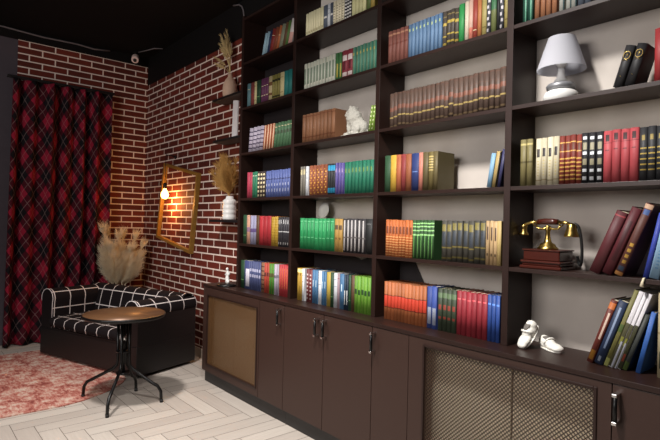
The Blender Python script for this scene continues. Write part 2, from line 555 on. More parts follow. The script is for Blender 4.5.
# ------------------------------------------------------------------ curtain and rail
m = MB()
N, Y0, Y1 = 260, -1.425, -.452
arc = [0]
def fold(s, v):
    """s 0..1 across, v 0..1 up: pleats, deeper towards the hem"""
    y = Y0 + (Y1-Y0)*s
    spread = (1-v)
    y -= .03*spread*(1-s)
    ph = s*2*PI*6.2 + .6*math.sin(s*9+.7) + .25*math.sin(v*2.5+s*4)
    amp = (.050 + .022*spread) * (.80 + .3*math.sin(s*17+1))
    x = .125 + amp*math.sin(ph) + .012*math.sin(2.3*ph+1) * v
    return Vector((x, y, .012 + 2.738*v))
for i in range(N):
    a, b = fold(i/N, .5), fold((i+1)/N, .5)
    arc.append(arc[-1] + math.hypot(a.x-b.x, a.y-b.y))
m.grid(fold, N, 40, True, lambda a, b: (arc[min(N, int(round(a*N)))], b*2.738))
o = m.build('curtain', M['tartan'])
sm = o.modifiers.new('s', 'SOLIDIFY'); sm.thickness = .003
setp(o, 'floor-length red and black tartan curtain against the brick wall', 'curtain')
rail = empty('curtain_rail', (.10, -.93, 2.765), 0, 'black curtain rail on the brick wall above the tartan curtain', 'curtain rail')
inv = Matrix.Translation(-Vector(rail.location)); k = len(COL.objects)
m = MB(); m.box((.085, -1.47, 2.754), (.125, -.42, 2.782), .004); m.build('rail', M['curtain_rail'], rail)
for y in (-1.3, -.93, -.5):
    m = MB(); m.box((.002, y-.015, 2.755), (.0845, y+.015, 2.78), .002); m.build('bracket', M['curtain_rail'], rail)
for o in list(COL.objects)[k:]:
    if o.parent == rail: o.matrix_parent_inverse = inv

# ------------------------------------------------------------------ sofa
TH, SL, SD = .33, 1.40, .66
FR = Vector((1.95, -.755, 0)); ax = Vector((math.cos(TH), math.sin(TH), 0))
so = empty('sofa', FR - ax*SL/2, TH, 'small black two-seat sofa with white window-pane lines in the brick corner', 'sofa')
hw = SL/2
m = MB(); m.box((-hw, 0, .028), (hw, SD, .27), .004); m.build('base', M['leather_black'], so)
for s in (-1, 1):
    for y in (.06, SD-.06):
        f = MB(); f.tube([(s*(hw-.09), y, .0085 if y < .3 else .0005), (s*(hw-.09), y, .0275)], .02, 12); f.build('foot', M['black_metal'], so)
AW, AR, AZ = .17, .092, .555
def arm_profile(s):
    """outer bottom -> over the roll -> inner bottom (x,z); s = side"""
    cx = s*(hw-.085)
    pts = [(cx - s*.078, .272)]
    for k in range(0, 21):
        a = -PI*.12 + (PI*1.24)*k/20
        pts.append((cx - s*AR*math.cos(a), AZ + AR*math.sin(a)))
    return pts
for s in (-1, 1):
    pr = arm_profile(s)
    L = [0]
    for a, b in zip(pr, pr[1:]): L.append(L[-1] + math.hypot(a[0]-b[0], a[1]-b[1]))
    n = len(pr)-1
    m = MB()
    m.grid(lambda u, v: Vector((pr[int(round(u*n))][0], .012 + (SD-.012)*v, pr[int(round(u*n))][1])), n, 14, True,
           lambda u, v: (L[int(round(u*n))]+.045, v*SD+.06))
    cover = m.build('armrest', M['windowpane'], so)
    # closed leather body of the arm: front face, outer side and back
    m = MB()
    cx = s*(hw-.085)
    q = [(cx + s*(AR-.008)*math.cos(PI*k/16), AZ + (AR-.008)*math.sin(PI*k/16)) for k in range(17)]
    q = [(cx + s*.083, .271)] + q + [(cx - s*.072, .271)]
    if s < 0: q = q[::-1]
    m.prism(q, .006, SD-.004)
    m.build('arm_panel', M['leather_black'], cover)
    # white welt round the front of the roll
    m = MB(); m.tube([(p[0], .010, p[1]) for p in pr], .0032, 6); m.build('piping', M['white_card'], cover)
# seat cushion: rolled front edge
sp = [(.40, .300), (.02, .288), (-.012, .300), (-.022, .335), (-.012, .372), (.02, .385), (.20, .392), (.47, .392)]
L = [0]
for a, b in zip(sp, sp[1:]): L.append(L[-1] + math.hypot(a[0]-b[0], a[1]-b[1]))
m = MB(); n = len(sp)-1; sw = hw-.172
m.grid(lambda u, v: Vector((-sw + 2*sw*v, sp[int(round(u*n))][0], sp[int(round(u*n))][1])), n, 12, True, lambda u, v: (2*sw*v, L[int(round(u*n))]-.33))
ends = [m.bm.verts.new((-sw, p[0], p[1])) for p in sp]; m.face(ends)
ends = [m.bm.verts.new((sw, p[0], p[1])) for p in sp]; m.face(ends)
m.build('seat_cushion', M['windowpane'], so)
m = MB(); m.box((-sw, .002, .2702), (sw, .46, .2865)); m.build('seat_deck', M['leather_black'], so)
# back: leaning cushion with a rolled top
bp = [(.455, .395), (.475, .50), (.500, .60), (.530, .645), (.575, .660), (.625, .648), (.652, .61), (.658, .55), (.656, .272)]
L = [0]
for a, b in zip(bp, bp[1:]): L.append(L[-1] + math.hypot(a[0]-b[0], a[1]-b[1]))
m = MB(); n = len(bp)-1; bw = hw-.02
m.grid(lambda u, v: Vector((-bw + 2*bw*v, bp[int(round(u*n))][0], bp[int(round(u*n))][1])), n, 16, True, lambda u, v: (2*bw*v+.03, L[int(round(u*n))]+.02))
m.build('backrest', M['windowpane'], so)

# ------------------------------------------------------------------ round table
tb = empty('round_table', (2.36, -1.0, 0), 0, 'small round table with brown bronze top and black steel legs before sofa', 'table')
ZT = .645
m = MB(); m.lathe([(0, ZT-.006), (.278, ZT-.006), (.280, ZT-.001), (.280, ZT), (0, ZT)], seg=64); m.build('table_top', M['bronze'], tb)
m = MB(); m.lathe([(0, ZT-.028), (.270, ZT-.028), (.284, ZT-.024), (.288, ZT-.012), (.288, ZT-.004), (.2815, ZT-.0005), (.2815, ZT-.0065), (0, ZT-.0065)], seg=64); m.build('rim', M['black_metal'], tb)
m = MB(); m.tube([(0, 0, .19), (0, 0, ZT-.0285)], .014, 14); m.build('column', M['black_metal'], tb)
m = MB(); m.tube([(0.0, -.0, .44), (0.0, -.0, .485)], .0165, 14); m.build('sleeve', M['chrome'], tb)
for z, r in ((.36, .05), (.585, .07), (.20, .048)):
    m = MB(); m.lathe([(0, z), (r, z), (r, z+.012), (0, z+.012)], seg=24); m.build('collar', M['black_metal'], tb)
for ex, ey in ((2.115, -1.205), (2.622, -1.185), (2.205, -.845), (2.556, -.785)):
    d = Vector((ex-2.36, ey+1.0, 0)); r = d.length; d.normalize(); zf = .0078 if ex < 2.205 else .0005
    path = [d*.045 + Vector((0, 0, ZT-.03)), d*.045 + Vector((0, 0, .30)), d*.050 + Vector((0, 0, .265)), d*.075 + Vector((0, 0, .235)),
            d*(r-.075) + Vector((0, 0, .142)), d*(r-.03) + Vector((0, 0, .118)), d*(r-.006) + Vector((0, 0, .08)), d*r + Vector((0, 0, .012))]
    m = MB(); m.tube(path, .0115, 10); lg = m.build('leg', M['black_metal'], tb)
    m = MB(); m.tube([d*r + Vector((0, 0, zf)), d*r + Vector((0, 0, .022))], .0128, 10); m.build('foot_cap', M['cord'], lg)
# ------------------------------------------------------------------ books
GOLD, SILV, BLK, CRM, WHT = 'b7964a', 'b4b4b4', '17151a', 'd8cba4', 'dcdad6'
def bd(v0, v1, c, u0=-.1, u1=1.1): return (v0, v1, c, u0, u1)
def marks(c, *vs, w=.012, u0=.15, u1=.85): return [bd(v-w, v+w, c, u0, u1) for v in vs]
# style: (words for the label, base colour, bands)
ST = {
 'paleblue': ('pale blue', '9fc4d6', []), 'navy_p': ('navy blue', '1f3560', []), 'red_p': ('red', 'a02c24', marks(CRM, .7)),
 'rust': ('rust brown', '9c4a26', []), 'orange_p': ('orange', 'cf6f35', marks(CRM, .6)), 'greygreen': ('grey green', '7d8068', []),
 'brown_p': ('brown', '6d4a2c', []), 'green_p': ('grass green', '5f8a3c', []), 'white_p': ('white and pink', 'd9d0cc', [bd(0, .45, 'c99a90')]),
 'tealgrey': ('grey teal', '5f8890', marks(CRM, .75)), 'redbrown': ('red brown', '8a3a34', []), 'cream_p': ('cream', 'e6d69a', marks('8a7a50', .8, .2)),
 'darkgreen_p': ('dark green', '24502f', marks('6f9a60', .3)), 'purple': ('purple', '6a2f58', marks(CRM, .7, .3)), 'creamband': ('cream banded', 'd4c08c', [bd(.6, .75, '6a4a30'), bd(.2, .3, '6a4a30')]),
 'olivegold': ('olive and yellow', '8f843a', [bd(.72, .82, '2c2a18'), bd(.08, .14, '2c2a18')]), 'teal': ('teal', '148a86', []),
 'lilacband': ('white with dark lines', 'bcb2c4', [bd(.12+.17*i, .17+.17*i, '4a4258') for i in range(5)]),
 'orangewhite': ('orange and white', 'c4683c', [bd(0, 1, 'e4c8a8', .62, .8)]), 'greenold': ('old green', '4f7a54', [bd(.55, .68, '3a4a34', .1, .9)]+marks(CRM, .85)),
 'pinkred': ('pinkish red', 'cc3a58', []), 'green2': ('green', '2c8a64', marks('c9dcc0', .85)), 'blackcream': ('black and cream', '3a2f2c', [bd(.05+.16*i, .13+.16*i, CRM, .2, .8) for i in range(6)]),
 'bluepattern': ('blue patterned', '5a6cb0', [bd(.2, .32, 'a9b0cc', .2, .6), bd(.42, .52, 'a9b0cc', .2, .6), bd(.66, .70, '2c3460')]),
 'peach': ('peach', 'e0a486', [bd(.42, .58, '8a6a80')]), 'lilac': ('lilac grey', '9a98b8', [bd(.42, .55, '5a4a78')]), 'red': ('bright red', 'c41f2c', marks('8a1018', .9)),
 'yellowgrid': ('yellow', 'e0b224', [bd(.08+.09*i, .10+.09*i, '8a6a14') for i in range(10)]), 'blacksilver': ('black and silver', '26232a', [bd(.78, .92, SILV, .35, .65), bd(.5, .53, SILV), bd(.08, .16, SILV, .3, .7)]),
 'bluewhite': ('blue and white', '44508c', [bd(.1, .72, 'd4d0dc', .35, .95)]), 'bluegrey': ('slate blue', '4a5484', marks('a8a8c0', .7, .5, w=.05)), 'brownband': ('brown banded', '9a6a48', [bd(.1+.15*i, .14+.15*i, '4a2a20') for i in range(6)]),
 'redorange': ('orange red', 'd2452a', [bd(.55, .68, '5a2420', .1, .9)]), 'limeyellow': ('lime and yellow', '9aa42c', [bd(0, 1, '3f7a2c', .5, 1.1), bd(.55, .68, '4a4a20')]), 'lilacgrey': ('pale lilac', 'b0a4b4', [bd(.55, .65, '6a6470')]),
 'redgold': ('red with gold lines', 'c82c34', [bd(.25, .9, 'd0803c', .42, .55)]),
 'cream': ('cream', 'faf2c4', marks('a89a60', .2, .15)), 'slate': ('slate grey', '5a6474', marks(WHT, .5, w=.04)), 'white': ('white', 'd9dde2', marks('8a94a4', .8, .6)),
 'creamfleck': ('cream speckled', 'f4eac8', [bd(.1+.11*i, .14+.11*i, '8a8060', .3, .7) for i in range(7)]), 'blackwhite': ('black and white', '1c1c20', [bd(.06+.14*i, .13+.14*i, WHT, .3, 1.1) for i in range(7)]),
 'paleyellow': ('pale yellow', 'eeeaac', []), 'green3': ('olive green', '6f8440', []), 'yellow2': ('mustard yellow', 'c4a644', []),
 'palestripe': ('pale green striped', '8fa08a', [bd(0, .2, 'dcdccc'), bd(.8, 1, 'd8d8c4'), bd(0, 1, 'd4d8c8', .75, 1.1)]), 'green4': ('green', '4a8a4c', [bd(.1, .6, 'b4a44c', .55, .9)]),
 'redwhite': ('red and white', 'b03a4a', [bd(.62, .82, 'e0d0cc', .1, .9), bd(.28, .60, '5a1f28', .3, .7), bd(.06, .2, 'e0d0cc', .1, .9)]), 'greenteal': ('sage green', '6f9c7c', [bd(0, 1, '3c7a68', .7, 1.1), bd(.7, .8, 'b0a860', .1, .6)]),
 'tan': ('tan leather', 'a06a44', [bd(.16, .20, '6a3a24'), bd(.9, .93, '6a3a24')]), 'greendots': ('lime green', '84a832', [bd(.08+.16*i, .14+.16*i, 'd4e0a8', .25, .7) for i in range(6)]),
 'greycream': ('grey and cream', '8a8478', [bd(.72, .9, 'c0b48c'), bd(0, 1, '5a5650', .8, 1.1)]), 'brownpattern': ('orange-brown patterned', 'a85a34', [bd(.06+.085*i, .10+.085*i, 'd8a048', .2 if i % 2 else .5, .5 if i % 2 else .8) for i in range(10)]),
 'blackcyan': ('black and cyan', '24282c', [bd(.06, .22, '2c90b8'), bd(.78, .95, '2c90b8')]), 'violet': ('violet', '7468ac', [bd(0, 1, '4a4084', .7, 1.1), bd(.7, .82, 'a08ab0', .1, .6)]),
 'jade': ('jade green', '1f8a68', [bd(.66, .8, '6a8a4c', .15, .6), bd(0, 1, '0f5c48', .84, 1.1)]), 'green': ('bright green', '0fa45a', marks('7acc94', .9, .38, w=.008)+[bd(.6, .85, '5cbc7c', .44, .54)]),
 'yellowmark': ('golden yellow', 'd4a448', [bd(.66, .80, '4a341c', .2, .9), bd(.36, .42, '6a4a24', .3, .7)]), 'darksilver': ('dark with silver strips', '2c282c', [bd(.05, .95, 'aeaaa8', .3, .68), bd(.42, .46, '5a5454')]), 'black': ('black', '17191a', marks('5a5a5a', .85)),
 'yellow': ('yellow', 'e2b22c', [bd(.76, .84, '6a5418', .1, .6), bd(.86, .97, 'f0dc90')]), 'maroonwhite': ('maroon lettered', '8a3a3c', [bd(.08+.12*i, .13+.12*i, 'c8b4b0', .2, .7) for i in range(7)]), 'blue3': ('blue', '4a84b4', marks('c0d4e0', .6, w=.1, u0=.4, u1=.6)),
 'yellow3': ('mustard yellow', 'c4a838', []), 'pinkgrey': ('pinkish grey', 'a88c94', marks('7a3a48', .85)), 'navywhite': ('navy lettered white', '142f4a', [bd(.15, .55, 'd8dcdc', .3, .7)]), 'lime': ('lime green', '7ab42c', [bd(.50, .64, '1f3c18', .2, .85), bd(0, 1, '4f8a1f', .86, 1.1)]),
 'brick': ('brick red', '97594c', [bd(.55, .6, '6a3428'), bd(.85, .9, 'b08068')]), 'blue4': ('greyish blue', '6f94bc', [bd(.78, .86, 'b8c890', .2, .6), bd(0, 1, '48688c', .82, 1.1)]),
 'antiquegold': ('dark gilt banded', '4f473e', [bd(.62, .70, 'b09a48'), bd(.3, .34, 'b09a48'), bd(.08, .14, 'b09a48'), bd(.85, .88, '8a7a50')]), 'green5': ('bright green', '2ca452', []), 'cream2': ('cream', 'd8c8b0', []), 'pinkcream': ('pink and cream', 'dcb4a0', [bd(0, .3, 'c87a68')]),
 'red2': ('brick red', 'b0402f', marks(CRM, .2)), 'orange2': ('orange', 'd48444', []), 'olive2': ('olive yellow', 'b4a45c', marks('6a5c2c', .2)), 'bwmottle': ('black and white mottled', '3a3c44', [bd(.05+.13*i, .12+.13*i, 'c8c4c8', .1+.3*(i % 2), .6+.3*(i % 2)) for i in range(7)]), 'olivegreen': ('olive and green', '7a8448', [bd(.5, 1, '3c6a48')]),
 'antique': ('antique brown leather', '5c463a', [bd(.50, .62, '74493a'), bd(.30, .34, 'b09a60'), bd(.03, .08, '8a7458'), bd(.72, .74, '5a4034'), bd(.93, .96, '5a4034')]),
 'dkgreen': ('dark green', '2f5a38', []), 'yellow4': ('yellow', 'ecbc2c', []), 'orange3': ('orange', 'dc7440', []), 'red3': ('dark red', '9a3434', []), 'orange4': ('copper orange', 'bc6a3c', []), 'blue5': ('royal blue', '2c448c', marks('6a84bc', .5)),
 'salmon2': ('salmon pink', 'd4806c', []), 'olive': ('plain olive brown', '6e6036', []), 'oliveband': ('banded olive brown', '85743c', [bd(.5+.07*i, .53+.07*i, 'b8a468') for i in range(6)]),
 'skyblue': ('sky blue', '84b4d8', []), 'tancover': ('tan and black', 'b89c5c', [bd(0, 1, '1c1a18', .8, 1.1)]), 'navycover': ('navy', '2c2c5c', []),
 'orange': ('orange gridded', 'e07424', [bd(.62, .82, '6a3010', .25, .85)]+[bd(.04+.07*i, .055+.07*i, 'f4b878') for i in range(8)]), 'greengold': ('green gilt lined', '2c5c28', [bd(.9, .93, '8cc078'), bd(.82, .85, '8cc078'), bd(.72, .75, '8cc078'), bd(.6, .64, '8cc078'), bd(.03, .6, '6aa458', .42, .6)]),
 'darkgold': ('dark grey gilt', '46443c', [bd(.76, .93, '7a703c', .1, .85), bd(.34, .37, '8a7c40'), bd(.08, .12, '7a703c'), bd(.4, .74, '3a4048', .15, .8)]), 'creammark': ('cream dark-titled', 'd4b07c', [bd(.56, .86, '4a3420', .3, .75), bd(.2, .26, '3a2818', .35, .7)]), 'paleyellow2': ('pale yellow', 'e4c478', []),
 'orangered': ('orange and red banded', 'd4763a', [bd(.34, .64, 'c4402c'), bd(.64, .66, '4a1c12'), bd(.32, .34, '4a1c12')]), 'bluegreyb': ('blue and grey', '3a58b4', [bd(.1, .5, 'a0a8bc', .2, .85)]), 'greenred': ('dark green patterned', '3c4a34', [bd(.5, .62, '8a3c30', .2, .8), bd(.28, .34, '8a3c30', .2, .8), bd(.78, .9, '556a4a')]),
 'crimson': ('crimson red', 'b82638', [bd(.8, .83, 'd85a60', .2, .8)]), 'royal': ('royal blue', '2456b4', marks('5c8cdc', .8, w=.02)),
 'dkgreen2': ('dark teal green', '1c5a48', [bd(0, 1, '6aa88c', .5, .7)]), 'orangebrown': ('orange brown', 'b4764c', [bd(0, 1, '5a2c1c', .86, 1.1)]), 'silver': ('pale silver', 'b8bab0', [bd(0, 1, '4a6a70', .8, 1.1)]),
 'blackemblem': ('black gilt-emblem', '1c1b1e', []), 'redplain': ('plain red', 'c22c30', []), 'oliveold': ('old olive', '7e7444', [bd(.5, .54, '4a4224'), bd(.88, .92, 'a89c68')]),
 'creamlabel': ('cream dark-labelled', 'd2c8a8', [bd(.60, .78, '2a2422', .2, .72), bd(.1, .12, '8a7c5c')]+[bd(.2+.06*i, .225+.06*i, 'b0a070', .3, .6) for i in range(6)]), 'redgold2': ('dark red gilt', '94301f', [bd(.08+.085*i, .11+.085*i, 'c49a50') for i in range(6)]+[bd(.66, .84, '5a2c18', .25, .75), bd(.66, .68, 'c49a50'), bd(.84, .86, 'c49a50')]),
 'blacksilver2': ('black with silver blocks', '15151b', [bd(.06, .13, 'd4d8dc', .25, .8), bd(.22, .28, 'd4d8dc', .25, .8), bd(.36, .48, '8a846c', .25, .8), bd(.56, .62, 'd4d8dc', .25, .8), bd(.66, .8, '8a846c', .25, .8), bd(.86, .92, 'd4d8dc', .25, .8)]),
 'coral': ('coral red', 'cc4850', [bd(.80, .93, '3a2426', .25, .7), bd(.765, .775, '5a2024'), bd(.62, .64, '5a2024', .2, .7)]), 'blackgold': ('black gilt', '1f2024', [bd(.2+.1*i, .225+.1*i, 'a48c44', .1, .9) for i in range(5)]+[bd(.76, .86, '8a7840', .3, .7)]),
 'maroon': ('plain maroon', '641c26', [bd(.92, .94, '8a3c40')]), 'maroonlabel': ('maroon dark-titled', '6a1c28', [bd(.2, .8, '3a1218', .35, .75)]), 'ornate': ('brown ornate', '5c2c22', [bd(.0, .06, 'c08850'), bd(.08, .14, '3a4a60', .15, .85), bd(.86, .93, '3a5080', .15, .85), bd(.94, 1, 'b09078')]+[bd(.18+.08*i, .225+.08*i, 'b08a3c', .3, .75) for i in range(4)]),
 'bluebig': ('bright blue', '2a44b8', []), 'ltblue': ('light blue', '8cb4d4', [bd(.15+.05*i, .17+.05*i, '5a84ac', .35, .7) for i in range(9)]),
 'redorangecover': ('red-brown lettered', '7c2c1c', [bd(.05, .2, 'a8742c', .1, .8), bd(.38, .8, 'c8b0a0', .42, .72), bd(.86, .96, 'b0602c')]), 'navytext': ('navy lettered', '25385c', [bd(.25, .9, '7c8ca8', .4, .62), bd(.04, .12, '9aa4b4', .3, .6)]),
 'magyellow': ('yellow-green photo-spined', '8a8440', [bd(.0, .1, 'b0b46a'), bd(.45, .55, '4a5a2c')]), 'magwhite': ('white and photo', 'dcd8dc', [bd(.0, .58, '4a4830'), bd(.3, .4, '8a8a40', .2, .8), bd(.0, .34, 'c4c8d4', .5, .9)]), 'magphoto': ('white and dark photo', 'd8d4d8', [bd(.0, .58, '3c3c26'), bd(.1, .2, '8c4030', .2, .8)]),
 'darkgrey': ('dark grey', '2f3330', [bd(0, .15, '4a5a2c')]), 'bluesoft': ('bright blue soft-cover', '2468c4', []), 'creamtall': ('tall cream', 'c8b890', [bd(.1, .3, '4a4a3c', .15, .6), bd(.74, .76, '8a7c5c'), bd(.5, .53, '8a7c5c')]),
 'pinkback': ('dusty pink', 'b8848c', []),
}
BM = {}
def book_mat(st):
    if st in BM: return BM[st]
    words, base, bands = ST[st]; n_ = 2
    t = NT('cover_' + words.replace(' ', '_').replace('-', '_'))
    u, v = t.uvs()
    oi = t.new('ShaderNodeObjectInfo')
    if n_ > 1: v = t.math('ADD', v, t.math('MULTIPLY', t.math('SUBTRACT', oi.outputs['Random'], .5), .09 if st in ('antique', 'darkgold', 'antiquegold') else .02))
    lb = lin(base)[:3]; kk = .60 + .32*min(lb)/max(lb); gm = sum(lb)/3
    c = tuple((x*.92 + gm*.08)*kk + .006 for x in lb) + (1,)
    col = t.mix(oi.outputs['Random'], tuple(x*.82 for x in c[:3])+(1,), tuple(min(1, x*1.12) for x in c[:3])+(1,))
    n = t.noise(70, 3, t.obj())
    for v0, v1, cc, u0, u1 in bands:
        k = t.math('MULTIPLY', t.math('GREATER_THAN', v, v0), t.math('LESS_THAN', v, v1))
        k = t.math('MULTIPLY', k, t.math('MULTIPLY', t.math('GREATER_THAN', u, max(u0, -.5)), t.math('LESS_THAN', u, u1)))
        col = t.mix(k, col, lin(cc))
    col = t.mix(t.math('MULTIPLY', n, .6 if st in ('antique', 'darkgold') else .25), col, t.mix(.5, col, (0, 0, 0, 1)))
    t.set(col, .55, 0, .35)
    BM[st] = t.m
    return t.m

def book_shape(m, x, y, T, D, h, Mx=None, soft=False):
    """cover: U-profile with rounded spine, spine towards -y, spine front at local y=0; pages box returned separately"""
    b = min(.0028, T*.14)
    K = 6; bul = min(.006, T*.18) if not soft else .001
    outer = [(0, D)] + [(T*k/K, bul*(1-math.sin(PI*k/K))) for k in range(K+1)] + [(T, D)]
    inner = [(T-b, D), (T-b, bul+.004), (b, bul+.004), (b, D)]
    ring = outer + inner
    def P(p, z):
        v_ = Vector((x+p[0], y+p[1], z)); return Mx @ v_ if Mx else v_
    lo = [m.bm.verts.new(P(p, 0)) for p in ring]; hi = [m.bm.verts.new(P(p, h)) for p in ring]
    n = len(ring)
    for i in range(n):
        j = (i+1) % n
        spine = 1 <= i < K+1
        if spine: uv = [((i-1)/K, 0), (i/K, 0), (i/K, 1), ((i-1)/K, 1)]
        else: uv = [(-1, 0), (-1, 0), (-1, 1), (-1, 1)]
        m.face([lo[i], lo[j], hi[j], hi[i]], spine, uv)
    # caps as quads: left board, spine, right board
    L = len(outer)
    def cap(V, flip):
        A = [V[0], V[1], V[n-2], V[n-1]]; B = [V[L-2], V[L-1], V[L], V[L+1]]
        Cc = V[1:L-1] + [V[L+1], V[L+2]]
        for q in (A, B, Cc):
            f = m.face(q[::-1] if flip else q)
            if f:
                for l in f.loops: l[m.uv].uv = (-1, .5)
    cap(lo, True); cap(hi, False)
    return (b, bul+.0045)

def pages_box(m, x, y, T, D, h, b, y0, Mx=None):
    m.box((x+b+.0003, y+y0, .0025), (x+T-b-.0003, y+D-.004, h-.003), 0, Mx)

ORD = ['first', 'second', 'third', 'fourth', 'fifth', 'sixth', 'seventh', 'eighth', 'ninth', 'tenth', 'eleventh', 'twelfth', 'thirteenth', 'fourteenth', 'fifteenth', 'sixteenth', 'seventeenth', 'eighteenth', 'nineteenth', 'twentieth', 'twenty-first', 'twenty-second', 'twenty-third', 'twenty-fourth', 'twenty-fifth']
CNT = ['', '', 'two', 'three', 'four', 'five', 'six', 'seven', 'eight', 'nine', 'ten', 'eleven', 'twelve', 'thirteen', 'fourteen', 'fifteen', 'sixteen', 'seventeen', 'eighteen', 'nineteen', 'twenty', 'twenty-one', 'twenty-two', 'twenty-three', 'twenty-four', 'twenty-five']
BAYN = {1: 'first bay', 2: 'second bay', 3: 'third bay', 4: 'fourth bay'}
ROWN = ['on the countertop', 'first shelf up', 'second shelf up', 'third shelf up', 'fourth shelf up', 'fifth shelf up']
SPECIAL = {
 (4, 3, 'blackemblem'): None,
}
